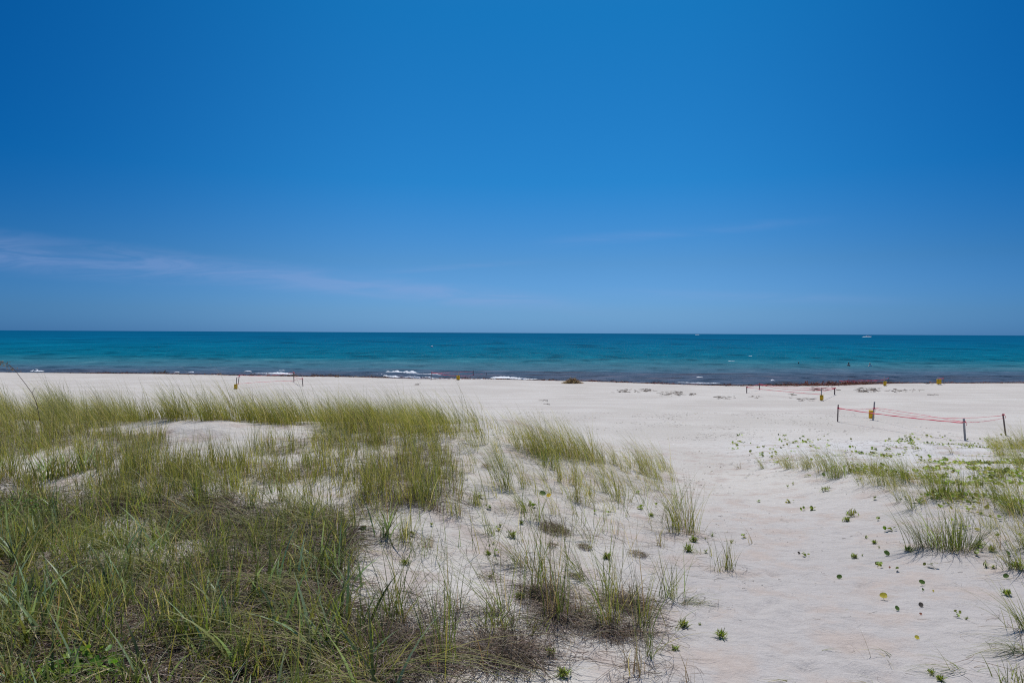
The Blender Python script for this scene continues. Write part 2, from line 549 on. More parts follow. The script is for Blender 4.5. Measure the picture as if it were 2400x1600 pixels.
def water_material():
    m, k = new_mat('sea_water')
    geo = k.n('ShaderNodeNewGeometry')
    pos = geo.outputs['Position']
    sp = k.n('ShaderNodeSeparateXYZ'); k.link(pos, sp.inputs[0])
    x, y, z = sp.outputs
    # shallow near the beach, deeper and bluer offshore: t = 96 / distance out from the dunes
    n_big = k.noise(k.scaled(pos, (0.012, 0.05, 1)), 1.0, 4, 0.6)
    t = k.math('DIVIDE', 96.0, k.math('MAXIMUM', y, 60.0))
    t = k.math('ADD', t, k.math('MULTIPLY', k.math('MULTIPLY', k.math('SUBTRACT', n_big, 0.5), 0.30), t))
    c = k.ramp(t, [(0.0, (0.001, 0.082, 0.180)), (0.05, (0.001, 0.092, 0.195)), (0.16, (0.001, 0.104, 0.208)), (0.36, (0.001, 0.124, 0.215)),
                   (0.58, (0.003, 0.128, 0.200)), (0.67, (0.028, 0.160, 0.220)), (0.80, (0.056, 0.160, 0.218)),
                   (0.90, (0.068, 0.130, 0.195)), (1.0, (0.068, 0.105, 0.160))])
    # wave-scale patches: light and dark of wave slopes painted into the colour; the swell lengthens offshore
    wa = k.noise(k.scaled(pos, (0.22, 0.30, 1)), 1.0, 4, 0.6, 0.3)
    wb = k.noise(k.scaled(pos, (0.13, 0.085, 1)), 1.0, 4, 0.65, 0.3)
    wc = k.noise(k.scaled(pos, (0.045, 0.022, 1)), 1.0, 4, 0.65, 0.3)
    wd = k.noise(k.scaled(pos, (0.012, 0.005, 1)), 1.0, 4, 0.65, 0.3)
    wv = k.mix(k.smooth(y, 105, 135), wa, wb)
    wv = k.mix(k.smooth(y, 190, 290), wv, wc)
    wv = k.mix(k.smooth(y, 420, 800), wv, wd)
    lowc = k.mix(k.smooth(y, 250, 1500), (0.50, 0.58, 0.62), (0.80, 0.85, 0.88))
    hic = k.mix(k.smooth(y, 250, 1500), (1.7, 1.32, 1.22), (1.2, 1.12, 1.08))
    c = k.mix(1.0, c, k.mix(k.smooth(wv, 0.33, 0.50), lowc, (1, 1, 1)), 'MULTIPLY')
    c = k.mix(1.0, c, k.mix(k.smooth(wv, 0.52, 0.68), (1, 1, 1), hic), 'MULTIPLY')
    # weed-laden dark streaks in the shallows
    sw = k.noise(k.scaled(pos, (0.07, 0.45, 1)), 1.0, 5, 0.6, 0.5)
    weedy = k.math('MULTIPLY', k.smooth(sw, 0.50, 0.66), k.smooth(y, 112, 98))
    c = k.mix(k.math('MULTIPLY', weedy, 0.6), c, (0.058, 0.044, 0.052))
    df = k.n('ShaderNodeBsdfDiffuse'); k.link(c, df.inputs['Color'])
    gl = k.n('ShaderNodeBsdfGlossy'); gl.inputs['Roughness'].default_value = 0.3
    pb = k.n('ShaderNodeMixShader'); pb.inputs[0].default_value = 0.006
    k.link(df.outputs[0], pb.inputs[1]); k.link(gl.outputs[0], pb.inputs[2])
    nb = k.noise(k.scaled(pos, (0.5, 1.3, 1)), 1.0, 5, 0.6, 0.3)
    b = k.n('ShaderNodeBump'); b.inputs['Strength'].default_value = 1.0; b.inputs['Distance'].default_value = 0.5
    k.link(nb, b.inputs['Height'])
    k.link(b.outputs[0], df.inputs['Normal']); k.link(b.outputs[0], gl.inputs['Normal'])
    out = k.n('ShaderNodeOutputMaterial')
    k.link(pb.outputs[0], out.inputs[0])
    return m


M = {}
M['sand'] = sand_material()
M['water'] = water_material()
M['grass'] = leafy('grass_blade', 0.48, 0.5, 1.5)
M['dry'] = leafy('dry_straw', 0.15, 0.85, 1.0)
M['leaf'] = leafy('leaf_green', 0.36, 0.45, 1.5)
M['wood'] = plain('weathered_wood', (0.20, 0.155, 0.14), 0.85, 14, 0.45, 0.2, 0.5, (1, 1, 0.12))
M['pale_wood'] = plain('pale_wood', (0.42, 0.40, 0.38), 0.85, 14, 0.35, 0.2, 0.5, (1, 1, 0.12))
M['tape'] = plain('pink_tape', (0.85, 0.07, 0.13), 0.5, 3, 0.2, 0.4)
M['yellow'] = plain('yellow_sign', (0.85, 0.50, 0.015), 0.45, 4, 0.15)
M['orange'] = plain('orange_sign', (0.52, 0.24, 0.02), 0.45, 4, 0.15)
M['white'] = plain('white_paint', (0.88, 0.88, 0.87), 0.35, 5, 0.05)
M['glass'] = plain('dark_glass', (0.03, 0.04, 0.05), 0.1, 5, 0.1)
M['skin'] = plain('skin', (0.60, 0.33, 0.25), 0.5, 8, 0.1)
M['hair'] = plain('dark_hair', (0.02, 0.014, 0.012), 0.5, 30, 0.3)
M['foam'] = plain('foam', (0.80, 0.82, 0.84), 0.9, 2.5, 0.12, 0.2, 0.6)
M['weed'] = leafy('seaweed', 0.05, 0.8, 1.0)


# ------------------------------------------------------------------ ground sheet
def axis(parts):
    out = []
    for a, b, st in parts:
        n = max(1, int(round(abs(b - a) / st)))
        out.append(np.linspace(a, b, n, endpoint=False))
    out.append(np.array([parts[-1][1]]))
    return np.concatenate(out)


def grid_faces(nx, ny):
    i = np.arange(nx - 1)[None, :] + np.arange(ny - 1)[:, None] * nx
    return np.stack([i, i + 1, i + 1 + nx, i + nx], 2).reshape(-1, 4)


rng = np.random.default_rng(7)
gx = axis([(-6000, -1000, 1000), (-1000, -200, 100), (-200, -90, 8), (-90, -34, 1.6), (-34, -14, 0.45), (-14, 14, 0.065), (14, 34, 0.3), (34, 90, 1.3), (90, 200, 8), (200, 1000, 100), (1000, 6000, 1000)])
gy = axis([(-3000, -400, 400), (-400, -20, 38), (-20, 3, 0.8), (3, 20, 0.06), (20, 34, 0.16), (34, 66, 0.6), (66, 90, 0.35), (90, 400, 20)])
XX, YY = np.meshgrid(gx, gy)
ZZ = terrain(XX, YY)
# footprints: scuffed hollows trodden along the path and across the upper beach
fr = np.random.default_rng(3)
hollows = []
for i in range(420):
    yy = 3.5 + 24 * fr.random() ** 1.25
    xx = path_x(yy) + fr.normal(0, 0.55 + 0.035 * yy)
    hollows.append((xx, yy, fr.uniform(0.07, 0.13), fr.uniform(0.006, 0.02), fr.normal(0.25, 0.4)))
for i in range(260):
    yy = fr.uniform(22, 40); xx = fr.uniform(-10, 16)
    hollows.append((xx, yy, fr.uniform(0.14, 0.24), fr.uniform(0.012, 0.03), fr.uniform(0, 3)))
for hx, hy, hr, hd, ha in hollows:
    i0, i1 = np.searchsorted(gx, hx - 0.6), np.searchsorted(gx, hx + 0.6)
    j0, j1 = np.searchsorted(gy, hy - 0.6), np.searchsorted(gy, hy + 0.6)
    dx = XX[j0:j1, i0:i1] - hx; dy = YY[j0:j1, i0:i1] - hy
    a = dx * math.cos(ha) - dy * math.sin(ha); b = dx * math.sin(ha) + dy * math.cos(ha)
    r = np.sqrt((a / hr) ** 2 + (b / (hr * 1.7)) ** 2)
    ZZ[j0:j1, i0:i1] += -hd * np.exp(-r * r * 1.4) + hd * 0.55 * np.exp(-((r - 1.35) / 0.4) ** 2)
near = sstep(24, 12, YY) * sstep(-2, 2, YY)
ZZ += near * 0.016 * fbm(XX * 5.5, YY * 5.5, 61, 2)
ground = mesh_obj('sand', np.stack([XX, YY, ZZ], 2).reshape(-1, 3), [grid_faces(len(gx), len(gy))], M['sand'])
tag(ground, 'pale sand of the beach and dunes', 'sand', kind='structure')

# ------------------------------------------------------------------ sea
sx = axis([(-60000, -8000, 13000), (-8000, -1200, 1700), (-1200, -260, 60), (-260, -110, 4), (-110, 110, 0.75), (110, 260, 4), (260, 1200, 60), (1200, 8000, 1700), (8000, 60000, 13000)])
sy = axis([(60, 66, 3), (66, 130, 0.35), (130, 200, 0.8), (200, 400, 3), (400, 1500, 30), (1500, 8000, 800), (8000, 60000, 8000)])
SX, SY = np.meshgrid(sx, sy)


def sea_z(x, y):
    y2 = y - (crest_y(np.clip(x, -160, 160)) - 76)
    a = sstep(420, 180, y) * sstep(260, 150, np.abs(x))
    wob = 6.0 * fbm(x * 0.02, y * 0.02, 71, 2)
    z = 0.10 * np.sin((y2 + wob * 3) * 0.55) * (0.4 + 1.2 * vnoise(x * 0.03, y * 0.1, 75))
    z = z + 0.16 * fbm(x * 0.12, y * 0.5, 77, 4)
    # low breaking rollers close to the sand
    for yc, amp, seed in ((86.0, 0.22, 81), (90.5, 0.26, 82), (96.5, 0.18, 83), (104, 0.12, 84)):
        q = y2 - yc - 2.2 * fbm(x * 0.06, 0 * x, seed, 3)
        z = z + amp * (0.35 + 0.9 * vnoise(x * 0.06, 0 * x, seed + 9)) * np.exp(-(np.where(q < 0, q / 0.55, q / 1.3)) ** 2)
    return z * a


sea = mesh_obj('sea', np.stack([SX, SY, sea_z(SX, SY)], 2).reshape(-1, 3), [grid_faces(len(sx), len(sy))], M['water'])
tag(sea, 'teal and deep blue sea out to the horizon', 'sea', kind='structure')
# ------------------------------------------------------------------ foam on the breaking rollers
def sea_at(px, py, z=0.12):
    d = ray(px, py)
    y = (z - CAM_Z) / d[2]
    return d[0] * y, y


fo = Soup()
frn = np.random.default_rng(12)


def foam_streak(x0, y0, x1, y1, hpx, seed, lift=0.1, base=None):
    n = max(10, int(abs(x1 - x0) / 2.0))
    K = 6
    V = []
    for i in range(n + 1):
        t = i / n
        X, Y = sea_at(x0 + (x1 - x0) * t, y0 + (y1 - y0) * t, lift)
        h = hpx * Y / 1600 * .55
        e = min(1, t * 4, (1 - t) * 4) ** 1.1
        nn = vnoise(np.array([X * 1.1]), np.array([seed * 3.3]), 5)[0]
        n3 = vnoise(np.array([X * 4.1]), np.array([seed * 1.3]), 6)[0]
        hh = h * e * (0.2 + 1.1 * nn) * (0.4 + 1.0 * n3)
        zb = lift - 0.05 if base is None else base
        Y += 0.5 * (nn - 0.5)
        dep = 0.4 + 0.9 * nn
        for q in range(K + 1):
            a = q / K
            V.append((X, Y + (a - 0.35) * dep * (2 if h > .12 else .4), zb + (hh + 0.06 * e) * math.sin(math.pi * min(1, a * 1.1)) ** 0.7 + 0.02 * frn.normal() * e))
    i = np.arange(K)[None, :] + np.arange(n)[:, None] * (K + 1)
    fo.add(V, [np.stack([i, i + 1, i + K + 2, i + K + 1], 2).reshape(-1, 4)])


for q, (a, b, c, d_, h) in enumerate([
        (66, 868, 108, 869, 4), (615, 876, 676, 877, 6), (571, 870, 590, 870, 2), (652, 868, 670, 868, 2), (904, 870, 990, 874, 6.5),
        (879, 877, 940, 884, 4), (935, 883, 1030, 886, 3.5), (1150, 884, 1222, 886.5, 5.5), (1226, 888, 1268, 890, 5), (990, 876, 1035, 878, 2),
        (408, 872, 422, 872, 3), (440, 872, 456, 872, 3), (1630, 884, 1650, 884, 1.8), (1664, 885, 1690, 886, 5), (1808, 891, 1816, 891, 2.5),
        (1972, 894, 1992, 894, 1.5), (80, 873, 130, 874, 2), (505, 880, 565, 881, 2), (1258, 891, 1310, 893, 2.5), (1452, 900, 1570, 901, 2.5),
        (60, 873, 190, 875, 1.6), (380, 877, 560, 881, 1.5), (600, 880, 880, 886, 1.0), (880, 886, 1240, 890, 1.6), (1300, 893, 1450, 898, 1.2), (1560, 896, 1700, 898, .9),
        (590, 874, 700, 876, 2.2), (890, 872, 1010, 877, 2.5), (1130, 882, 1280, 890, 2.2), (1755, 834, 1763, 834, .6), (1704, 846, 1726, 846, .3), (860, 884, 905, 888, 1.5)]):
    foam_streak(a, b, c, d_, h, q)
foam = fo.build('foam', M['foam'])
tag(foam, 'white foam of small waves breaking just off the beach', 'foam', kind='stuff')

# ------------------------------------------------------------------ palette of living and dead grass (linear)
DEEP = np.array((.058, .088, .018)); OLIVE = np.array((.135, .155, .026)); YG = np.array((.25, .25, .048))
STRAW = np.array((.40, .34, .205)); BLUEG = np.array((.150, .225, .110)); BROWN = np.array((.165, .110, .070))
GREYB = np.array((.19, .150, .122)); DARK = np.array((.045, .030, .022)); LIME = np.array((.17, .25, .030))


def pick(rng, n, items):
    cols = np.array([c for c, _ in items]); p = np.array([q for _, q in items], float); p /= p.sum()
    c = cols[rng.choice(len(items), n, p=p)]
    return c * rng.uniform(0.72, 1.28, (n, 1)) * rng.uniform(0.93, 1.07, (n, 3))


STYLES = {  # start direction mean x, spread; bend mean x, spread; drop
    'up': (-0.02, .16, -.09, .20, .4), 'wind': (-.10, .13, -.42, .15, .25), 'left': (-.34, .20, -.36, .18, .5),
    'right': (.25, .2, .3, .18, .5), 'fan': (0, .32, 0, .0, .7), 'arcl': (-.62, .22, -.62, .2, 1.1), 'arcr': (.62, .22, .62, .2, 1.1)}


def blades(s, rng, bx, by, L, W, style, pal, tip=None, K=5, sink=0.03, fanout=None):
    n = len(bx)
    mx, sxd, bxm, bsd, drop = STYLES[style]
    d0 = np.stack([rng.normal(mx, sxd, n), rng.normal(0, sxd, n), np.ones(n)], 1)
    bd = np.stack([rng.normal(bxm, bsd, n), rng.normal(0, max(bsd, .05), n), np.zeros(n)], 1)
    if style == 'fan':
        a = rng.uniform(0, 2 * math.pi, n); q = rng.uniform(0.05, 0.55, n) if fanout is None else rng.uniform(0.1, fanout, n)
        d0[:, 0] = np.cos(a) * q; d0[:, 1] = np.sin(a) * q
        e = rng.uniform(0.1, 0.65, n)
        bd[:, 0] = np.cos(a) * e * (0.3 + q); bd[:, 1] = np.sin(a) * e * (0.3 + q)
    d0 /= np.linalg.norm(d0, axis=1)[:, None]
    z = terrain(bx, by) - sink
    lo = pick(rng, n, pal)
    hi = lo * 0.70 + (STRAW if tip is None else tip) * 0.36 * rng.uniform(0.5, 1.1, (n, 1))
    s.ribbons(np.stack([bx, by, z], 1), d0, bd, L, W, lo * 0.95, hi, K=K, drop=drop, rng=rng)


P_CREST = [(YG * 1.15, 5), (OLIVE * 1.2, 3), (STRAW, 2.4), (DEEP, .6), (LIME, .8)]
P_MID = [(OLIVE * 1.15, 4.5), (YG, 3.5), (DEEP, 2), (STRAW, 1.6), (BROWN, 1.2)]
P_FRONT = [(OLIVE, 3), (np.array((.065, .115, .028)), 3), (LIME * .9, 2.2), (YG * .8, 1.2), (DEEP, 1.8), (STRAW, 1.1), (BROWN * 1.3, .9)]
P_LONG = [(OLIVE * 1.15, 4), (YG * .8, 3), (DEEP, 1), (BROWN, 1)]
P_THATCH = [(GREYB * 1.6, 2), (GREYB, 2.5), (BROWN, 4), (STRAW, .9), (DARK, 3.4)]  # dead blade colours, dark ones weighted up to paint deeper shade under the grass
P_BLUE = [(BLUEG * 1.35, 4), (OLIVE, 2), (DEEP, 1.5)]
P_DEAD = [(BROWN, 3), (GREYB, 2), (STRAW, 1)]


def inpoly(px, py, poly):
    n = len(poly); ins = np.zeros(len(px), bool)
    for i in range(n):
        x0, y0 = poly[i]; x1, y1 = poly[(i + 1) % n]
        c = ((y0 > py) != (y1 > py)) & (px < (x1 - x0) * (py - y0) / ((y1 - y0) if y1 != y0 else 1e-9) + x0)
        ins ^= c
    return ins


# pockets of open sand inside the dune: outline (photo points on the ground) and how bare
BARE = [([(390, 990), (545, 990), (560, 1040), (530, 1075), (410, 1075), (395, 1030)], .50), ([(600, 1000), (770, 998), (745, 1062), (630, 1055)], .82),
        ([(740, 1055), (930, 1040), (900, 1100), (760, 1112)], .82), ([(1050, 1050), (1180, 1040), (1180, 1230), (1075, 1165)], .70),
        ([(55, 1062), (190, 1055), (170, 1100), (60, 1110)], .75), ([(20, 985), (110, 985), (110, 1010), (20, 1010)], .7), ([(190, 1030), (300, 1028), (290, 1060), (200, 1060)], .75),
        ([(480, 1190), (600, 1140), (800, 1130), (830, 1210), (640, 1200)], .80), ([(260, 1215), (370, 1205), (400, 1245), (280, 1250)], .80),
        ([(140, 1165), (210, 1160), (200, 1195), (140, 1195)], .6), ([(260, 1490), (400, 1480), (430, 1600), (280, 1610)], .55), ([(640, 1260), (760, 1250), (760, 1300), (650, 1300)], .5)]


def thin_out(rng, x, y, px, py):
    keep = np.ones(len(x), bool)
    u = rng.random(len(x))
    jx = px + rng.normal(0, 14, len(x)); jy = py + rng.normal(0, 6, len(x))
    keep &= u < np.interp(px, [930, 1130], [1.0, .45])
    for pl, p in BARE:
        keep &= ~(inpoly(jx, jy, pl) & (u < p * .8))
    return x[keep], y[keep]


def scatter(rng, n_m2, poly, box, thr=None, nscale=1.0, seed=0, soft=0.06):
    x0, x1, y0, y1 = box
    n = int(n_m2 * (x1 - x0) * (y1 - y0))
    x = rng.uniform(x0, x1, n); y = rng.uniform(y0, y1, n)
    if poly is not None:
        px, py = project(x, y, terrain(x, y))
        k = inpoly(px, py, poly)
        x, y = x[k], y[k]
        if box is BOX and poly is not MOUND:
            x, y = thin_out(rng, x, y, px[k], py[k])
    if thr is not None:
        v = fbm(x * nscale, y * nscale, seed, 3)
        k = rng.random(len(x)) < np.clip((v - thr) / soft, 0, 1)
        x, y = x[k], y[k]
    return x, y


def tufts(s, rng, cx, cy, per, rad, Lm, Ls, W, style, pal, K=5, sv=0.2):
    n = len(cx)
    k = rng.poisson(per, n)
    i = np.repeat(np.arange(n), k)
    m = len(i)
    tl = rng.normal(1, sv, n).clip(.5, 1.6)
    bx = cx[i] + rng.normal(0, rad, m); by = cy[i] + rng.normal(0, rad, m)
    L = (Lm * tl[i] * rng.uniform(1 - Ls, 1 + Ls, m)).clip(.08)
    blades(s, rng, bx, by, L, W * rng.uniform(.7, 1.3, m), style, pal, K=K)


rg = np.random.default_rng(21)
BOX = (-16, 4.5, 2.2, 21)
CREST = [(-900, 960), (450, 965), (700, 975), (1000, 992), (1120, 1010), (1140, 1038), (1000, 1035), (820, 1018), (560, 988), (380, 986), (180, 1012), (-900, 1018)]
MIDZ = [(-900, 1018), (180, 1012), (385, 1020), (400, 1075), (560, 1090), (640, 1030), (760, 1022), (1000, 1040), (1130, 1045), (1150, 1130), (1060, 1195), (800, 1195), (610, 1175), (-900, 1190)]
FRONT = [(-900, 1185), (560, 1165), (800, 1205), (850, 1290), (800, 1380), (850, 1490), (960, 1600), (1000, 1900), (-900, 1900)]
HALO = [(780, 1380), (960, 1400), (1250, 1430), (1340, 1520), (1330, 1600), (1370, 1900), (950, 1900), (850, 1500)]
MOUND = [(385, 985), (560, 985), (570, 1040), (520, 1085), (400, 1080)]

# swaying grass along the crest of the dune and down its near side
gs = Soup()
x, y = scatter(rg, 16.0, CREST, BOX, -0.42, 0.9, 3, 0.16)
tufts(gs, rg, x, y, 28, 0.08, 0.72, 0.38, 0.0078, 'wind', P_CREST, sv=.32)
x, y = scatter(rg, 150.0, CREST, BOX, -0.3, 1.2, 4)
blades(gs, rg, x, y, rg.uniform(.35, .85, len(x)), rg.uniform(.004, .008, len(x)), 'wind', P_CREST)
x, y = scatter(rg, 18.0, MIDZ, BOX, -0.14, 1.3, 5, 0.08)
tufts(gs, rg, x, y, 22, 0.06, 0.50, 0.45, 0.0072, 'up', P_MID, sv=.3)
x, y = scatter(rg, 4.0, MIDZ, BOX, -0.1, 0.6, 15)
tufts(gs, rg, x, y, 16, 0.06, 0.52, 0.4, 0.0068, 'wind', P_CREST)
x, y = scatter(rg, 70.0, MIDZ, BOX, -0.12, 1.0, 16)
blades(gs, rg, x, y, rg.uniform(.15, .45, len(x)), rg.uniform(.004, .008, len(x)), 'up', P_MID)
x, y = scatter(rg, 1.6, MOUND, BOX)
tufts(gs, rg, x, y, 8, 0.05, 0.38, 0.4, 0.006, 'wind', P_MID)
x, y = scatter(rg, 34.0, FRONT, BOX, -0.16, 1.3, 6, 0.08)
tufts(gs, rg, x, y, 10, 0.07, 0.34, 0.5, 0.0105, 'fan', P_FRONT)
x, y = scatter(rg, 8.0, FRONT, BOX, -0.05, 1.1, 17, 0.08)
tufts(gs, rg, x, y, 13, 0.06, 0.46, 0.4, 0.0095, 'up', P_FRONT)
x, y = scatter(rg, 7.0, FRONT, BOX, -0.08, 0.9, 7, 0.10)
tufts(gs, rg, x, y, 12, 0.05, 0.95, 0.3, 0.0085, 'arcl', P_LONG, K=9)
x, y = scatter(rg, 4.0, FRONT, BOX, -0.1, 0.9, 18)
tufts(gs, rg, x, y, 11, 0.05, 0.95, 0.3, 0.0085, 'arcr', P_LONG, K=9)
MIDR = [(1080, 1030), (1250, 1040), (1400, 1075), (1560, 1085), (1600, 1130), (1450, 1200), (1150, 1240), (1050, 1190)]
OPEN = [(850, 1220), (1600, 1180), (1560, 1500), (1400, 1620), (1000, 1640), (860, 1420)]
x, y = scatter(rg, 6.5, MIDR, (-4, 6, 8, 22))
tufts(gs, rg, x, y, 12, 0.05, 0.54, 0.4, 0.0062, 'wind', P_CREST, sv=.35)
x, y = scatter(rg, 7.0, [(1110, 1000), (1240, 1010), (1260, 1060), (1130, 1060)], (-4, 6, 8, 22))
tufts(gs, rg, x, y, 16, 0.07, 0.60, 0.4, 0.0070, 'wind', P_CREST, sv=.35)
x, y = scatter(rg, 3.2, OPEN, (-4, 6, 3.5, 16))
tufts(gs, rg, x, y, 6, 0.05, 0.60, 0.45, 0.0064, 'fan', P_FRONT, sv=.4)
RIGHTG = [(1780, 1085), (2110, 1095), (2420, 1100), (2700, 1330), (2360, 1350), (2300, 1250), (2130, 1185), (1990, 1125)]
x, y = scatter(rg, 15.0, RIGHTG, (3, 18, 5, 24), -0.16, 0.9, 23)
tufts(gs, rg, x, y, 9, 0.06, 0.46, 0.45, 0.0060, 'left', P_MID, sv=.3)
x, y = scatter(rg, 9.0, [(2320, 1040), (2700, 1020), (2700, 1130), (2370, 1120)], (12, 30, 12, 32), -0.12, 0.8, 24)
tufts(gs, rg, x, y, 9, 0.09, 0.50, 0.35, 0.0070, 'left', P_MID, sv=.25)
# ragged edge of tufts where the dune runs out
EDGE = [(700, 1040), (1140, 1040), (1200, 1120), (1100, 1230), (900, 1300), (840, 1420), (780, 1420), (790, 1250), (700, 1200)]
x, y = scatter(rg, 3.2, EDGE, BOX)
tufts(gs, rg, x, y, 14, 0.05, 0.46, 0.4, 0.006, 'up', P_MID)
x, y = scatter(rg, 60.0, EDGE, BOX, -0.05, 1.0, 19)
blades(gs, rg, x, y, rg.uniform(.12, .4, len(x)), rg.uniform(.004, .007, len(x)), 'fan', P_MID)
o = gs.build('dune_grass', M['grass'])
tag(o, 'olive green dune grass swaying over the left dune and thinly elsewhere', 'grass', kind='stuff')

# broad blue-green blades among it
bs = Soup()
x, y = scatter(rg, 8.5, [(-900, 1090), (330, 1080), (700, 1200), (840, 1330), (870, 1500), (960, 1900), (-900, 1900)], BOX, -0.08, 0.7, 8, 0.08)
tufts(bs, rg, x, y, 8, 0.07, 0.46, 0.35, 0.028, 'fan', P_BLUE, K=7)
x, y = scatter(rg, 0.9, MIDZ, BOX, 0.02, 0.7, 9)
tufts(bs, rg, x, y, 6, 0.05, 0.38, 0.35, 0.015, 'up', P_BLUE, K=6)
o = bs.build('broad_leaf_grass', M['leaf'])
tag(o, 'broad blue-green grass leaves scattered through the left dune grass', 'grass', kind='stuff')

# thatch of dead blades lying under the grass
ds = Soup()


def thatch(n_m2, poly, hmax, Lr, Wr, pal=P_THATCH, thr=None, ns=1.0, seed=1, box=BOX, curl=1.3, lift=0.004, soft=0.1):
    x, y = scatter(rg, n_m2, poly, box, thr, ns, seed, soft)
    n = len(x)
    ds.strands(x, y, rg.uniform(*Lr, n), rg.uniform(*Wr, n), hmax * rg.uniform(.1, 1, n), pick(rg, n, pal), rg, curl=curl, lift=lift)


thatch(900, FRONT, 0.12, (.15, .6), (.003, .0075), thr=-0.16, ns=0.8, seed=31)
thatch(380, MIDZ, 0.07, (.12, .45), (.003, .008), thr=-0.10, ns=0.7, seed=32)
thatch(160, CREST, 0.06, (.12, .4), (.002, .006), thr=-0.05, ns=0.7, seed=33)
thatch(420, FRONT, .03, (.15, .4), (.008, .018), pal=[(DARK, 4), (BROWN * .6, 2)], thr=-.06, seed=31, curl=.8)  # leaf litter, its near-black colour also painting the shaded gaps between blades
thatch(350, [(830, 1090), (1130, 1080), (1140, 1190), (840, 1195)], .05, (.12, .4), (.003, .006), pal=P_DEAD, thr=-.1, seed=41)
thatch(350, [(380, 1092), (650, 1085), (640, 1165), (380, 1172)], .06, (.12, .4), (.003, .006), pal=P_DEAD, thr=-.2, seed=42)
thatch(620, HALO, 0.10, (.15, .6), (.0025, .006), thr=-0.14, ns=1.2, seed=34)
thatch(170, [(820, 1180), (1180, 1130), (1600, 1100), (1620, 1300), (1560, 1500), (1400, 1620), (1250, 1430), (850, 1400)], 0.05, (.12, .5), (.002, .004), thr=-0.08, ns=1.3, seed=35, curl=2.2)
thatch(150, [(900, 1060), (1500, 1060), (1560, 1180), (1100, 1220), (800, 1250)], 0.03, (.1, .4), (.002, .004), thr=-0.04, ns=1.0, seed=36)
thatch(55, [(1900, 1110), (2150, 1120), (2420, 1150), (2700, 1330), (2150, 1330), (2120, 1200)], 0.03, (.08, .3), (.002, .004), thr=0.0, ns=1.1, seed=37, box=(3, 16, 6, 20))
thatch(110, [(1330, 1400), (1600, 1420), (1560, 1900), (1330, 1900)], 0.05, (.08, .4), (.0015, .003), thr=-0.02, ns=1.3, seed=38, curl=2.4)
thatch(14, [(1900, 1450), (2600, 1350), (2800, 1900), (1850, 1900)], 0.015, (.06, .3), (.0015, .003), thr=-0.05, ns=1.3, seed=39, box=(2, 10, 3, 10), curl=2)
o = ds.build('dead_grass', M['dry'])
tag(o, 'brown and grey dead grass thatch matted over the left dune', 'dead grass', kind='stuff')

# ------------------------------------------------------------------ separate clumps on open sand
clump_rng = np.random.default_rng(99)
PALS = dict(mid=P_MID, crest=P_CREST, front=P_FRONT, blue=P_BLUE, dead=P_DEAD,
            green=[(OLIVE, 3), (LIME, 2), (DEEP, 2)], cool=[(np.array((.075, .11, .045)), 3), (OLIVE, 2), (DEEP, 1)])


def clump(px, py, hpx, n, style, pal, label, group=None, dry=0, rad=None, W=0.0070, K=6, width=1.0, cat='grass clump', name='grass_clump'):
    X, Y, Z = G(px, py)
    H = hpx * Y / 1600.0 * (1.2 if group == TUSS or 1095 < py < 1260 and px < 1640 else 1.12 if py > 1300 and px < 1600 else 1.0)
    n = int(n * (1.5 if group == TUSS else 1.0) * (2.2 if group is ROWR else 0.85 if py > 1300 and px < 1600 else 1.5)) if n > 8 else n
    rad = (0.03 + 0.0012 * n) * width if rad is None else rad
    r = clump_rng
    s = Soup()
    bx = X + r.normal(0, rad, n); by = Y + r.normal(0, rad, n)
    k = 1.18 if style in ('up', 'fan') else 1.3
    if style in ('arcl', 'arcr'): k = 1.0
    L = H * k * r.uniform(0.5, 1.12, n)
    blades(s, r, bx, by, L, W * r.uniform(.7, 1.3, n), style, PALS[pal], K=K)
    if pal not in ('dead',) and n > 12:   # a few dead blades in every living clump
        m = max(3, n // 6)
        blades(s, r, X + r.normal(0, rad, m), Y + r.normal(0, rad, m), H * r.uniform(.25, .8, m), W * .8 * np.ones(m), 'fan', P_DEAD, K=K)
    root = s.build(name, M['grass'] if pal != 'blue' else M['leaf'], loc=(X, Y, Z))
    tag(root, label, cat, group)
    if dry:
        d = Soup()
        dry = int(dry * 1.3); q = r.normal(0, rad * 2.8, dry); q2 = r.normal(-rad, rad * 2.8, dry)
        d.strands(X + q, Y + q2, r.uniform(.10, .45, dry), r.uniform(.0022, .005, dry), 0.09 * np.exp(-(q * q + q2 * q2) / (rad * 2.4) ** 2) + .015,
                  pick(r, dry, P_THATCH), r, curl=1.8)
        d.build('dead_blades', M['dry'], root, (X, Y, Z))
    return root


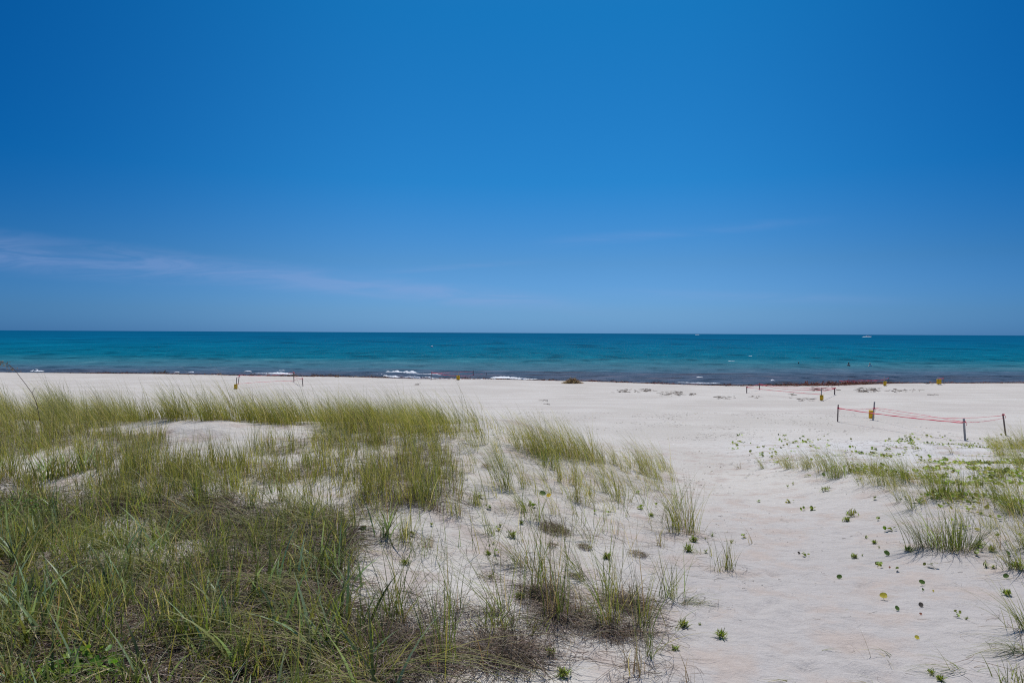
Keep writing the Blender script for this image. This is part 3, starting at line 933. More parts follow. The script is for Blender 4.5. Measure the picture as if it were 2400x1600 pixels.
TUSS = 'clumps of the big windblown tussock'
ROWR = 'clumps in the row right of the footpath'
SANDC = 'grass clumps on the open sand in the middle'
DUNER = 'grass clumps on the right dune'
CL = [
    # the big tussock at the seaward edge, middle of the picture
    (1262, 1066, 78, 70, 'wind', 'crest', 'windblown yellow-green grass clump at the left end of the big tussock', TUSS, 30),
    (1290, 1068, 80, 85, 'wind', 'crest', 'windblown grass clump second from the left in the big tussock', TUSS, 30),
    (1320, 1070, 80, 90, 'wind', 'crest', 'dense windblown grass clump at the centre of the big tussock', TUSS, 30),
    (1352, 1074, 78, 90, 'wind', 'crest', 'dense windblown grass clump right of the centre of the big tussock', TUSS, 30),
    (1384, 1078, 72, 80, 'wind', 'crest', 'darkest windblown grass clump at the right end of the big tussock', TUSS, 30),
    (1290, 1098, 62, 40, 'up', 'green', 'dark green upright grass clump just in front of the big tussock', TUSS, 20),
    (1412, 1083, 55, 26, 'wind', 'mid', 'thin grass clump just right of the big tussock', TUSS, 0),
    (1442, 1090, 50, 18, 'wind', 'mid', 'sparse grass clump between the big tussock and the last row', TUSS, 0),
    (1478, 1097, 62, 16, 'left', 'mid', 'thin grass clump leaning left at the start of the last row before the path', None, 0),
    (1507, 1110, 82, 40, 'wind', 'mid', 'full grass clump with dark base in the last row before the path', None, 20),
    (1538, 1121, 88, 34, 'wind', 'mid', 'tall grass clump nearest the camera in the last row before the path', None, 20),
    (1562, 1104, 74, 22, 'wind', 'crest', 'grass clump at the right end of the last row before the path', None, 0),
    # open sand in front of the tussock
    (1184, 1145, 118, 60, 'wind', 'green', 'tall dark green grass clump in the gap left of the big tussock', SANDC, 20),
    (1235, 1148, 62, 20, 'wind', 'mid', 'low leaning grass clump below the left end of the tussock', SANDC, 0),
    (1232, 1199, 64, 24, 'left', 'green', 'left leaning grass clump beside the yellow leaf', SANDC, 12),
    (1259, 1221, 76, 16, 'up', 'green', 'slender upright grass clump just in front of the yellow leaf', SANDC, 12),
    (1312, 1130, 58, 18, 'up', 'mid', 'thin upright grass clump below the tussock, left one of two', SANDC, 0),
    (1340, 1134, 60, 22, 'up', 'mid', 'thin upright grass clump below the tussock, right one of two', SANDC, 0),
    (1354, 1176, 112, 16, 'up', 'mid', 'tall single stemmed grass clump with spreading dark roots', SANDC, 40),
    (1338, 1172, 40, 14, 'right', 'crest', 'short grass clump at the foot of the tall single stemmed one', SANDC, 0),
    (1384, 1160, 50, 12, 'up', 'mid', 'small sparse grass clump between the single stem and the path side clumps', SANDC, 0),
    (1416, 1152, 72, 22, 'wind', 'mid', 'grass clump on open sand, upper one left of the brown stems', SANDC, 10),
    (1446, 1172, 84, 16, 'wind', 'mid', 'grass clump with brown stems at its base on open sand', SANDC, 30),
    (1478, 1178, 48, 9, 'right', 'mid', 'few bladed grass clump right of the brown stemmed one', SANDC, 0),
    (1388, 1268, 100, 11, 'left', 'mid', 'lone few bladed grass clump right of the flat brown weed mat', SANDC, 8),
    (1154, 1254, 50, 20, 'wind', 'green', 'short green grass clump beside two tiny sprouts', SANDC, 12),
    (1225, 1328, 112, 52, 'left', 'front', 'leaning yellow-green grass clump left of the flat brown weed mat', SANDC, 90),
    (1065, 1208, 64, 30, 'up', 'mid', 'grass clump at the frayed right edge of the left dune', SANDC, 30),
    (1116, 1182, 56, 26, 'up', 'green', 'green grass clump by the brown litter at the dune edge', SANDC, 30),
    (1004, 1176, 92, 44, 'up', 'green', 'tall dark green clump standing over brown litter at the dune edge', SANDC, 40),
    (970, 1180, 84, 36, 'up', 'mid', 'grass clump left of the tall dark one at the dune edge', SANDC, 40),
    (948, 1264, 62, 20, 'up', 'mid', 'thin grass clump right of the blue-green leafy one', SANDC, 20),
    (1004, 1282, 44, 22, 'up', 'dead', 'dead brown grass clump on the bare sand of the dune edge', SANDC, 16),
    # path side group
    (1579, 1248, 112, 34, 'wind', 'mid', 'tall grass clump at the left of the group beside the path', None, 20),
    (1598, 1236, 96, 34, 'wind', 'mid', 'tall grass clump at the back of the group beside the path', None, 20),
    (1618, 1250, 118, 32, 'up', 'mid', 'tallest grass clump of the group touching the footpath', None, 20),
    (1636, 1297, 46, 12, 'left', 'green', 'small grass clump by the round green sprout beside the path', None, 0),
    (1548, 1280, 60, 9, 'up', 'mid', 'thin brown tipped grass clump left of the path side group', None, 10),
    (1699, 1335, 92, 30, 'up', 'cool', 'upright grey-green grass clump standing alone on the path edge', None, 30),
    (1763, 1275, 42, 5, 'up', 'dead', 'two faint dry stalks standing in the middle of the footpath', None, 0),
    (1666, 1303, 48, 6, 'up', 'mid', 'few thin blades just left of the lone upright clump', None, 0),
    (1607, 1413, 78, 26, 'arcr', 'cool', 'grass clump with long blades arching right over the path edge', None, 16),
    # foreground clumps, middle
    (926, 1462, 185, 62, 'fan', 'front', 'big fan shaped olive grass clump on the bare sand beside the left dune', None, 160),
    (1038, 1560, 262, 44, 'up', 'front', 'very tall narrow grass clump in the foreground, nearest the bottom edge', None, 120),
    (1062, 1440, 170, 18, 'wind', 'front', 'tall thin grass clump behind the very tall narrow one', None, 50),
    (1166, 1440, 192, 24, 'left', 'front', 'foreground clump with blades bowing left above bright green leaves', None, 40),
    (1184, 1436, 150, 18, 'up', 'front', 'upright clump just right of the one whose blades bow left', None, 20),
    (1250, 1396, 165, 30, 'up', 'front', 'upright grass clump left of the brown thatch mound', None, 60),
    (1284, 1388, 175, 24, 'up', 'front', 'upright grass clump growing out of the brown thatch mound', None, 60),
    (1310, 1450, 236, 46, 'up', 'front', 'tall leaning grass clump right of the brown thatch mound', None, 110),
    (1330, 1448, 130, 12, 'arcr', 'front', 'few blades spreading right from the tall leaning clump', None, 0),
    (1258, 1477, 62, 22, 'fan', 'green', 'short green tuft on the hanging roots of the sand ledge', None, 90),
    (1366, 1362, 134, 22, 'left', 'front', 'grass clump with crossing blades between the mound and the lime ball', None, 20),
    (1350, 1330, 84, 12, 'left', 'green', 'leaning yellow-green clump behind the crossing blades', None, 0),
    (1412, 1472, 182, 34, 'wind', 'front', 'foreground grass clump curving left, leftmost of the right hand cluster', None, 110),
    (1440, 1472, 172, 28, 'up', 'crest', 'yellowish foreground clump between the curving one and the wide one', None, 60),
    (1434, 1404, 176, 36, 'up', 'front', 'tall clump topped by the round lime ball', None, 80),
    (1470, 1432, 120, 26, 'fan', 'dead', 'dead straw coloured clump in the middle of the right hand cluster', None, 90),
    (1506, 1470, 182, 46, 'fan', 'front', 'wide foreground clump with spreading yellow-green blades', None, 110),
    (1569, 1402, 126, 44, 'fan', 'green', 'dark green spiky clump with a short shadow, right of the cluster', None, 14),
    (1518, 1542, 132, 18, 'up', 'front', 'slender clump in front of the wide spreading one', None, 30),
    (1490, 1580, 92, 24, 'up', 'dead', 'dead brown stalks left of the slender foreground clump', None, 50),
    (1536, 1532, 86, 5, 'right', 'crest', 'three pale blades leaning right beside the slender clump', None, 0),
    (1580, 1480, 70, 5, 'right', 'crest', 'two crossed blades in front of the dark spiky clump', None, 0),
    (1368, 1442, 110, 20, 'up', 'dead', 'low brown stalks between the tall leaning clump and the cluster', None, 90),
    (1609, 1600, 82, 6, 'up', 'dead', 'brown stalk pair at the bottom edge on the left of the path', None, 12),
    # row right of the path
    (1735, 1098, 24, 9, 'left', 'dead', 'faint dry clump at the far left end of the row right of the path', ROWR, 8),
    (1790, 1098, 42, 16, 'left', 'mid', 'sparse left leaning clump, second in the row right of the path', ROWR, 8),
    (1852, 1098, 58, 26, 'left', 'mid', 'leaning clump with long tips, third in the row right of the path', ROWR, 0),
    (1892, 1098, 54, 28, 'wind', 'mid', 'clump with leafy vine at its base, fourth in the row', ROWR, 0),
    (1933, 1102, 60, 30, 'wind', 'mid', 'clump with leaves above it just left of the densest one in the row', ROWR, 0),
    (1960, 1119, 80, 54, 'wind', 'green', 'densest dark green clump of the row right of the path', ROWR, 30),
    (1992, 1106, 62, 26, 'wind', 'mid', 'clump just right of the densest one in the row', ROWR, 0),
    (2016, 1108, 52, 20, 'left', 'mid', 'thin clump above the yellow-green patch at its left end', ROWR, 0),
    (2056, 1110, 58, 22, 'up', 'mid', 'clump in the middle of the yellow-green patch of the row', ROWR, 0),
    (2072, 1136, 82, 24, 'wind', 'green', 'narrow upright clump nearest the camera in the row', ROWR, 16),
    (2108, 1122, 68, 52, 'wind', 'green', 'dense clump at the right end of the row', ROWR, 16),
    # right dune
    (2176, 1134, 86, 24, 'left', 'cool', 'long leaning clump behind the pale sand, right of the row', DUNER, 0),
    (2200, 1164, 96, 44, 'wind', 'green', 'left half of the densest clump pair on the right dune', DUNER, 50),
    (2224, 1166, 84, 44, 'up', 'green', 'right half of the densest clump pair on the right dune', DUNER, 50),
    (2250, 1166, 70, 30, 'up', 'green', 'lower clump right of the densest pair on the right dune', DUNER, 40),
    (2297, 1142, 66, 22, 'up', 'cool', 'clump on pale sand between the dense pair and the frame edge', DUNER, 0),
    (2340, 1120, 72, 30, 'up', 'green', 'green clump behind, below the edge stake', DUNER, 10),
    (2338, 1172, 74, 34, 'wind', 'cool', 'clump halfway up the right edge, left one of three', DUNER, 20),
    (2366, 1198, 90, 46, 'left', 'green', 'dark leaning clump by the right edge, middle one of three', DUNER, 40),
    (2392, 1204, 96, 46, 'left', 'green', 'dark leaning clump cut by the right edge, last of three', DUNER, 40),
    (2348, 1066, 54, 24, 'left', 'mid', 'grass clump just left of the foot of the rightmost stake', DUNER, 0),
    (2376, 1052, 62, 46, 'left', 'mid', 'yellow-green clump right of the foot of the rightmost stake', DUNER, 10),
    (2402, 1046, 72, 50, 'left', 'mid', 'bushy clump at the right edge level with the stakes', DUNER, 10),
    (2396, 1094, 56, 30, 'left', 'cool', 'clump at the right edge below the bushy one', DUNER, 0),
    (2418, 1075, 66, 44, 'left', 'mid', 'clump half outside the right edge behind the others', DUNER, 0),
    (2232, 1062, 34, 10, 'left', 'mid', 'few blades left of the nearest rope stake', DUNER, 0),
    (2140, 1192, 72, 22, 'left', 'cool', 'thin clump behind the large fan on the right dune', DUNER, 0),
    (2112, 1176, 58, 14, 'left', 'cool', 'sparse clump left of the thin one behind the large fan', DUNER, 0),
    (2166, 1284, 128, 36, 'left', 'cool', 'left part of the large fan with long blades leaning left', DUNER, 14),
    (2192, 1281, 118, 46, 'left', 'green', 'centre left part of the large grass fan', DUNER, 14),
    (2228, 1292, 132, 46, 'up', 'green', 'centre of the large grass fan, its base nearest the camera', DUNER, 14),
    (2246, 1288, 112, 30, 'up', 'cool', 'centre right part of the large grass fan', DUNER, 14),
    (2272, 1289, 98, 26, 'right', 'cool', 'right part of the large fan with blades leaning right', DUNER, 14),
    (2384, 1334, 90, 26, 'left', 'cool', 'clump with blades reaching left from the right edge, above the bare sand', DUNER, 20),
    (2420, 1290, 96, 40, 'left', 'green', 'clump just past the right edge beside the large fan', DUNER, 20),
    (2277, 1566, 74, 5, 'arcr', 'front', 'single blade pair arching right at the bottom right', DUNER, 0),
    (2037, 1546, 118, 3, 'left', 'dead', 'long straight brownish blade leaning left over the lower path', None, 0),
    (1912, 1530, 56, 4, 'arcr', 'front', 'low blades arching right across the lower path', None, 0),
    (2090, 1538, 84, 6, 'arcl', 'front', 'blades bowed left to the sand beside the long straight one', None, 0),
    (2246, 1572, 120, 9, 'arcl', 'front', 'long blades bowed left along the bottom right', DUNER, 0),
    (2054, 1604, 90, 4, 'arcl', 'front', 'blade bowed left at the bottom edge of the path', None, 0),
    (1872, 1602, 84, 3, 'arcl', 'front', 'single curved blade rising from the bottom edge of the path', None, 0),
    (2402, 1474, 130, 26, 'left', 'cool', 'spray of long blades entering from the right edge low down', DUNER, 20),
    (2416, 1530, 140, 30, 'arcl', 'cool', 'arching clump at the lower right edge with dark base', DUNER, 30),
    (2400, 1608, 60, 40, 'fan', 'green', 'small bushy clump in the bottom right corner', DUNER, 20),
]
for (px, py, h, n, st, pal, lab, grp, dry) in CL:
    clump(px, py, h, n, st, pal, lab, grp, dry, width=0.75)
c = clump(905, 1258, 92, 14, 'fan', 'blue', 'leafy blue-green clump with broad blades at the dune edge', None, 60, W=0.02)
c = clump(1172, 1472, 58, 60, 'fan', 'green', 'bright green leafy tuft below the blades that bow left', None, 40, W=0.011)

# ------------------------------------------------------------------ mounds of dead thatch, flat mats
def mat(px, py, wpx, hm, n, pal, label, name='dead_grass_mound', cat='thatch mound', Lr=(.15, .5), green=0):
    X, Y, Z = G(px, py)
    r = clump_rng; s = Soup()
    R0 = wpx * Y / 1600 / 2
    a = r.uniform(0, 6.283, n); q = R0 * np.sqrt(r.random(n)) * .9
    x, y = X + q * np.cos(a), Y + q * np.sin(a) * 1.1
    lump = 0.35 + 1.3 * vnoise(x * 6, y * 6, int(px))
    hh = hm * (1 - (q / R0) ** 2) * lump + 0.012
    s.strands(x, y, r.uniform(*Lr, n), r.uniform(.0022, .0058, n), hh, pick(r, n, pal), r, curl=1.3)
    m = n // 9       # longer strands spilling down the near side
    if hm > .045:
        bx = X + r.normal(0, R0 * .6, m); by = Y + r.normal(0, R0 * .5, m)
        blades(s, r, bx, by, r.uniform(.12, .42, m), r.uniform(.003, .0065, m), 'fan', P_DEAD, K=5, sink=-.01)
        blades(s, r, X + r.normal(0, R0 * .6, m // 3), Y + r.normal(0, R0 * .5, m // 3), r.uniform(.15, .4, m // 3), r.uniform(.004, .007, m // 3), 'arcl', [(STRAW, 1), (GREYB * 1.6, 1)], K=6, sink=-.02)
    o = s.build(name, M['dry'], loc=(X, Y, Z))
    tag(o, label, cat)
    if green:
        g = Soup()
        a = r.uniform(0, 6.283, green); q = R0 * np.sqrt(r.random(green)) * .8
        blades(g, r, X + q * np.cos(a), Y + q * np.sin(a), r.uniform(.04, .09, green), .007 * np.ones(green), 'fan', [(LIME, 1), (OLIVE, 2)], K=3, sink=-hm * .5)
        g.build('green_shoots', M['leaf'], o, (X, Y, Z))
    return o


mat(1176, 1540, 190, .10, 900, P_THATCH, 'largest brown thatch mound at the bottom, left of the hanging roots')
mat(1275, 1408, 80, .10, 420, P_THATCH, 'brown thatch mound at the feet of the upright foreground clumps')
mat(1310, 1452, 50, .05, 260, P_THATCH, 'dark thatch collar round the tall leaning foreground clump')
mat(960, 1520, 140, .08, 560, P_THATCH, 'dark thatch mound between the left dune and the very tall clump')
mat(1440, 1490, 100, .05, 230, P_THATCH, 'thin brown thatch under the right hand foreground cluster')
mat(1480, 1420, 70, .06, 300, P_DEAD, 'pale straw thatch inside the right hand foreground cluster')
mat(1300, 1246, 84, .05, 700, P_DEAD, 'flat brown weed mat lying alone on open sand', 'weed_mat', 'weed mat', (.03, .1), 90)
mat(1141, 1096, 26, .03, 90, [(np.array((.26, .11, .07)), 3), (BROWN, 1)], 'reddish brown dead weed patch beside the tall dark clump', 'weed_mat', 'weed mat', (.03, .12), 0)
mat(1371, 1286, 38, .03, 160, P_DEAD, 'small greenish weed mat right of the flat brown one', 'weed_mat', 'weed mat', (.03, .1), 40)
mat(1498, 1302, 42, .04, 180, P_DEAD, 'brown weed mat among thin stalks near the path', 'weed_mat', 'weed mat', (.03, .12), 6)
mat(1294, 1280, 24, .03, 90, P_DEAD, 'tiny reddish brown weed tuft just below the flat mat', 'weed_mat', 'weed mat', (.03, .08), 0)
mat(1345, 1352, 34, .02, 120, P_DEAD, 'thin dark weed scrap left of the crossing blades', 'weed_mat', 'weed mat', (.03, .1), 3)
mat(1150, 1355, 60, .02, 130, P_DEAD, 'scattered pinkish dry weed below the leaning clump', 'weed_mat', 'weed mat', (.03, .12), 10)


# ------------------------------------------------------------------ sprouts, vines, loose leaves
def sprout(px, py, size, kind, label, group=None, cat=None):
    X, Y, Z = G(px, py)
    S = max(size * Y / 1600.0, 0.03) * (.8 if kind in ('sprout', 'ball', 'bush') else 1.0)
    r = clump_rng; s = Soup()
    if kind in ('sprout', 'ball', 'bush'):
        n = {'sprout': 22, 'ball': 90, 'bush': 70}[kind]
        rad = {'sprout': .12, 'ball': .2, 'bush': .3}[kind] * S
        d = np.stack([r.normal(0, .55, n), r.normal(0, .55, n), r.uniform(.35, 1.1, n)], 1)
        d /= np.linalg.norm(d, axis=1)[:, None]
        b = np.stack([X + r.normal(0, rad, n), Y + r.normal(0, rad, n), np.zeros(n)], 1)
        b[:, 2] = terrain(b[:, 0], b[:, 1]) + r.uniform(-.01, .45, n) * S
        lo = pick(r, n, [(OLIVE, 3), (LIME, 4), (YG, 2), (DEEP, 1), (BROWN, .6)])
        s.ribbons(b, d, d * [1, 1, 0] * .3, S * r.uniform(.3, .75, n), .09 * S * r.uniform(.7, 1.2, n) + .002, lo, lo * 1.15, K=3, drop=.5, rng=r, taper=3.0)
        s.tube([(X, Y, Z - .02), (X, Y, Z + S * .5)], max(.002, S * .03), DEEP, 5)
    elif kind == 'vine':
        n = 7
        p = np.array([X, Y, Z]); pts = [p + (0, 0, -.01)]
        a = r.uniform(-.6, .6) + (math.pi if r.random() < .5 else 0)
        for i in range(n):
            a += r.normal(0, .5)
            q = pts[-1] + np.array([math.cos(a), math.sin(a), 0]) * S / n * 1.0
            q[2] = T1(q[0], q[1]) + .012
            pts.append(q)
            c = q + np.array([r.normal(0, S * .12), r.normal(0, S * .12), r.uniform(.01, .05)])
            s.leaf(c, (r.normal(0, .45), r.normal(-.25, .45), 1), r.uniform(0, 6.28), r.uniform(.10, .17) * S + .006, pick(r, 1, [(LIME, 3), (OLIVE, 3), (YG, 1)])[0])
        s.tube(pts, .0022, (.10, .09, .03), 5)
    else:  # one leaf standing or lying on the sand
        col = {'leaf': (.075, .125, .03), 'yellow': (.42, .36, .05), 'dark': (.07, .06, .055), 'gold': (.62, .42, .03), 'red': (.30, .12, .08), 'orange': (.70, .30, .02)}[kind]
        s.leaf(np.array([X, Y, Z + S * .42]), (r.normal(0, .3), -.75, .8), r.uniform(0, 6.28), S * .5, col, aspect=.72, cup=.25)
        s.tube([(X, Y + .01, Z - .01), (X + .003, Y + .006, Z + S * .2), (X, Y, Z + S * .42)], .0018, (.12, .1, .04), 5)
    nm = {'sprout': 'sprout', 'ball': 'leafy_sprout', 'bush': 'leafy_sprout', 'vine': 'beach_vine'}.get(kind, 'leaf')
    o = s.build(nm if nm != 'leaf' else 'fallen_leaf', M['leaf'], loc=(X, Y, Z))
    tag(o, label, cat or {'sprout': 'sprout', 'ball': 'sprout', 'bush': 'sprout', 'vine': 'vine'}.get(kind, 'leaf'), group)
    return o


SP = 'sprouts on the bare sand'
for a in [
    (1996, 1210, 24, 'bush', 'largest leafy sprout on the bare sand below the grass row'),
    (1984, 1222, 18, 'ball', 'lower half of the leafy sprout pair below the grass row'),
    (1899, 1195, 22, 'vine', 'trailing vine with round leaves left of the largest leafy sprout'),
    (1888, 1196, 14, 'vine', 'small ring of round leaves at the left of the trailing vine'),
    (1841, 1180, 15, 'vine', 'low vine with yellowish leaves in the middle of the path'),
    (1782, 1177, 10, 'vine', 'tiny pale green vine farthest left on the path'),
    (1935, 1150, 18, 'bush', 'grey-green sprout leaning right in front of the grass row'),
    (1859, 1136, 10, 'sprout', 'tiny upright sprout, right one of two on the upper path'),
    (1846, 1142, 10, 'sprout', 'tiny brownish sprout, left one of two on the upper path'),
    (1884, 1118, 12, 'vine', 'flat brownish green sprig just below the row left half'),
    (2005, 1128, 14, 'vine', 'round leaves at the foot of the densest row clump'),
    (1930, 1117, 12, 'leaf', 'green leaf standing below the row beside the long shadow'),
    (1814, 1087, 16, 'vine', 'bright vine cluster among the leaning clumps of the row'),
    (2046, 1173, 10, 'vine', 'small yellowish vine left of the blades of the large fan'),
    (2056, 1219, 13, 'vine', 'small vine left of the tips of the large fan'),
    (2070, 1247, 26, 'vine', 'long low yellow-green vine left of the large fan'),
    (2030, 1262, 14, 'sprout', 'short sprout at the left end of the long low vine'),
    (2049, 1274, 13, 'ball', 'leafy sprout below the long low vine'),
    (2129, 1291, 20, 'bush', 'leafy sprout at the left foot of the large fan'),
    (2060, 1284, 9, 'sprout', 'small dark sprout between the low vine and the round leaves'),
    (1714, 1272, 16, 'sprout', 'reddish sprout with dead leaves above the lone upright clump'),
    (1746, 1259, 16, 'vine', 'sprawling olive vine on the left side of the path'),
    (1669, 1257, 16, 'sprout', 'narrow upright sprout left of the path, upper one'),
    (1653, 1264, 8, 'sprout', 'very small sprout left of the narrow upright one'),
    (1627, 1270, 22, 'ball', 'light green pointed sprout below the path side clumps'),
    (1614, 1292, 26, 'ball', 'round dense green sprout below the path side clumps'),
    (1654, 1297, 17, 'sprout', 'brownish sprout between the round one and the lone clump'),
    (2003, 1308, 17, 'ball', 'dark green sprout on the sand left of the two round leaves'),
    (2021, 1303, 8, 'sprout', 'tiny green sprout right of the dark green one'),
    (2078, 1302, 16, 'leaf', 'pair of round green leaves in front of the large fan'),
    (2059, 1331, 20, 'vine', 'reddish green sprawling sprig below the two round leaves'),
    (2085, 1332, 6, 'red', 'small red-brown leaf beside the reddish green sprig'),
    (2104, 1338, 9, 'vine', 'pale little vine right of the small red-brown leaf'),
    (1967, 1357, 14, 'leaf', 'single dark green leaf on the bare path'),
    (2161, 1370, 15, 'leaf', 'green leaf with its dark shadow below it'),
    (2163, 1385, 8, 'leaf', 'smaller green leaf just under the one with a shadow'),
    (2187, 1387, 6, 'yellow', 'tiny yellow leaf right of the green leaf with a shadow'),
    (2071, 1404, 19, 'yellow', 'large yellow-green leaf standing on the bare sand'),
    (2102, 1432, 15, 'leaf', 'green leaf standing edge-on right of the yellow-green one'),
    (2158, 1424, 14, 'dark', 'dark dry leaf lying flat on the bare sand'),
    (2158, 1442, 7, 'red', 'small red leaf below the dark dry leaf'),
    (2149, 1500, 13, 'yellow', 'yellow and green leaf by the bowed blades low on the right'),
    (1690, 1496, 28, 'ball', 'leafy sprout alone on the lower path edge with dark shadow'),
    (1603, 1470, 28, 'ball', 'green sprout left of the lower path, beside the crossed blades'),
    (1640, 1467, 11, 'sprout', 'little sprout between the two lower path sprouts'),
    (2183, 1582, 18, 'bush', 'bright green sprout at the bottom edge, left one of two'),
    (2204, 1594, 20, 'ball', 'dark green sprout at the bottom edge, right one of two'),
    (2360, 1396, 22, 'ball', 'dull green sprout at the right above the long blades'),
    (2234, 1446, 14, 'vine', 'straggling pale sprig on bare sand lower right'),
    (2265, 1454, 14, 'sprout', 'small pale sprout right of the straggling sprig'),
    (1892, 1304, 14, 'vine', 'sprawling sprig with pale leaves in the middle of the path'),
    (1872, 1300, 9, 'dark', 'dark curled leaf left of the pale sprig on the path'),
    (2195, 1333, 26, 'vine', 'brown and green trailing weed in front of the large fan'),
    (2294, 1282, 24, 'ball', 'bushy sprout at the right foot of the large fan'),
    (2325, 1291, 20, 'ball', 'rounded sprout right of the large fan'),
    (2362, 1302, 16, 'leaf', 'round green leaf near the right edge beside the rounded sprout'),
    (2309, 1330, 24, 'sprout', 'upright sprout below the rounded ones on the right dune'),
    (2328, 1334, 20, 'sprout', 'brownish green sprout right of the upright one'),
    (2358, 1356, 14, 'leaf', 'dark green leaf low on the right dune slope'),
    (2382, 1332, 26, 'bush', 'bushy sprout at the base of the reaching clump'),
    (2290, 1300, 18, 'vine', 'vine leaves at the lower right of the large fan'),
    (950, 1322, 22, 'ball', 'round bright green sprout left of the bare sand slope'),
    (1145, 1300, 16, 'ball', 'yellow-green sprout on the bare sand slope'),
    (1158, 1302, 13, 'vine', 'brownish vine touching the yellow-green sprout'),
    (1201, 1260, 26, 'ball', 'lime green bushy sprout behind the leaning clump'),
    (1175, 1248, 14, 'vine', 'golden vine left of the lime bushy sprout'),
    (1222, 1228, 12, 'ball', 'small round olive sprout above the lime bushy one'),
    (1157, 1276, 11, 'sprout', 'tiny sprout on bare sand, right one of two'),
    (1148, 1280, 8, 'sprout', 'tiniest sprout on bare sand, left one of two'),
    (1173, 1236, 16, 'sprout', 'slim green sprout above the golden vine'),
    (1422, 1310, 26, 'ball', 'round lime green ball of leaves among the tall blades'),
    (1218, 1405, 26, 'ball', 'small orange-green sprout left of the brown thatch mound'),
    (1147, 1356, 13, 'sprout', 'small bright sprout below the yellow-green one on the slope'),
    (1291, 1535, 26, 'ball', 'green sprout at the right of the hanging roots'),
    (1319, 1586, 34, 'ball', 'tall green sprout at the bottom right of the hanging roots'),
    (1582, 1525, 19, 'bush', 'pale spiky sprout on the sand right of the slender clump'),
    (851, 1246, 18, 'leaf', 'round olive leaf at the edge of the left dune'),
    (973, 1260, 16, 'vine', 'green vine right of the blue-green leafy clump'),
    (1012, 1232, 14, 'sprout', 'small sprout in the gap right of the blue-green clump'),
    (1271, 1164, 18, 'leaf', 'bright green leaf left of the yellow leaf'),
    (1286, 1166, 13, 'gold', 'golden yellow leaf among the thin grass'),
    (1256, 1190, 24, 'vine', 'bright green vine in front of the golden leaf'),
    (1155, 1194, 16, 'vine', 'light green vine in the gap beside the left dune'),
    (1131, 1170, 20, 'vine', 'light green leaves on brown litter at the dune edge'),
    (1391, 1203, 12, 'vine', 'bright leaf pair on bare sand, middle of three'),
    (1432, 1207, 12, 'vine', 'bright leaf pair on bare sand, right of three'),
    (1527, 1210, 14, 'ball', 'olive sprout at the right of the prostrate vine'),
    (1508, 1196, 26, 'vine', 'prostrate vine with a brown runner left of the path side clumps'),
    (1490, 1158, 9, 'vine', 'pair of tiny leaves above the prostrate vine, left'),
    (1500, 1158, 8, 'vine', 'pair of tiny leaves above the prostrate vine, right'),
    (1576, 1125, 9, 'sprout', 'small sprout right of the last row before the path'),
    (1538, 1186, 10, 'vine', 'small leaves just left of the path side clumps'),
    (143, 1480, 24, 'orange', 'orange flower in the shade of the left foreground grass'),
]:
    sprout(a[0], a[1], a[2], a[3], a[4], SP if a[3] in ('sprout', 'ball', 'bush') else None)


def weed(px, py, wpx, hpx, n, label, leafsize, dense=1.0):
    """leafy bright green weed: stems with small leaves"""
    X, Y, Z = G(px, py)
    r = clump_rng; s = Soup()
    Wd, H = wpx * Y / 1600, hpx * Y / 1600
    for i in range(n):
        bx, by = X + r.uniform(-.5, .5) * Wd, Y + r.uniform(-.4, .4) * Wd
        bz = T1(bx, by)
        top = np.array([bx + r.normal(0, .08), by + r.normal(0, .08), bz + H * r.uniform(.4, 1)])
        s.tube([(bx, by, bz - .02), ((bx + top[0]) / 2 + .01, (by + top[1]) / 2, (bz + top[2]) / 2), tuple(top)], .002, (.07, .11, .03), 4)
        for q in range(9):
            t = r.uniform(.25, 1)
            c = np.array([bx, by, bz]) * (1 - t) + top * t + r.normal(0, .02, 3)
            s.leaf(c, (r.normal(0, .7), r.normal(-.1, .7), 1), r.uniform(0, 6.28), leafsize * r.uniform(.7, 1.2), pick(r, 1, [(np.array((.085, .19, .02)), 3), (LIME, 2)])[0], notch=.05, aspect=.45)
    o = s.build('leafy_weed', M['leaf'], loc=(X, Y, Z))
    tag(o, label, 'weed')


weed(40, 1232, 130, 85, 70, 'bright green leafy weed at the left edge halfway up the dune', .016)
weed(180, 1598, 190, 60, 40, 'light green leafy weed in the bottom left corner', .030)

# ------------------------------------------------------------------ creeping leaves over the right dune
gc = Soup()
r = np.random.default_rng(5)
GC = [(1720, 1012), (2100, 1018), (2560, 1010), (2700, 1350), (2300, 1340), (2200, 1230), (2130, 1180), (2050, 1120), (1800, 1075), (1700, 1060)]
x, y = scatter(r, 5.0, GC, (3, 22, 5, 30), -0.06, 0.5, 51, 0.12)
x2, y2 = scatter(r, 60, [(2150, 1090), (2560, 1070), (2700, 1350), (2300, 1340), (2240, 1190)], (3, 22, 5, 24), -0.0, 0.9, 52, 0.12)
x = np.concatenate([x, x2]); y = np.concatenate([y, y2])
z = terrain(x, y)
for a, b, c in zip(x, y, z):
    k = 1 if r.random() < .6 else 3
    for q in range(k):
        s0 = r.uniform(.018, .042) * (1.25 if b > 14 else .9)
        gc.leaf(np.array([a + r.normal(0, .05) * (k > 1), b + r.normal(0, .05) * (k > 1), c + r.uniform(.012, .06)]),
                (r.normal(0, .5), r.normal(-.3, .5), 1), r.uniform(0, 6.28), s0, pick(r, 1, [(OLIVE * 1.3, 3), (LIME * 1.2, 3), (np.array((.09, .11, .05)), 1.5), (YG, 1.5)])[0])
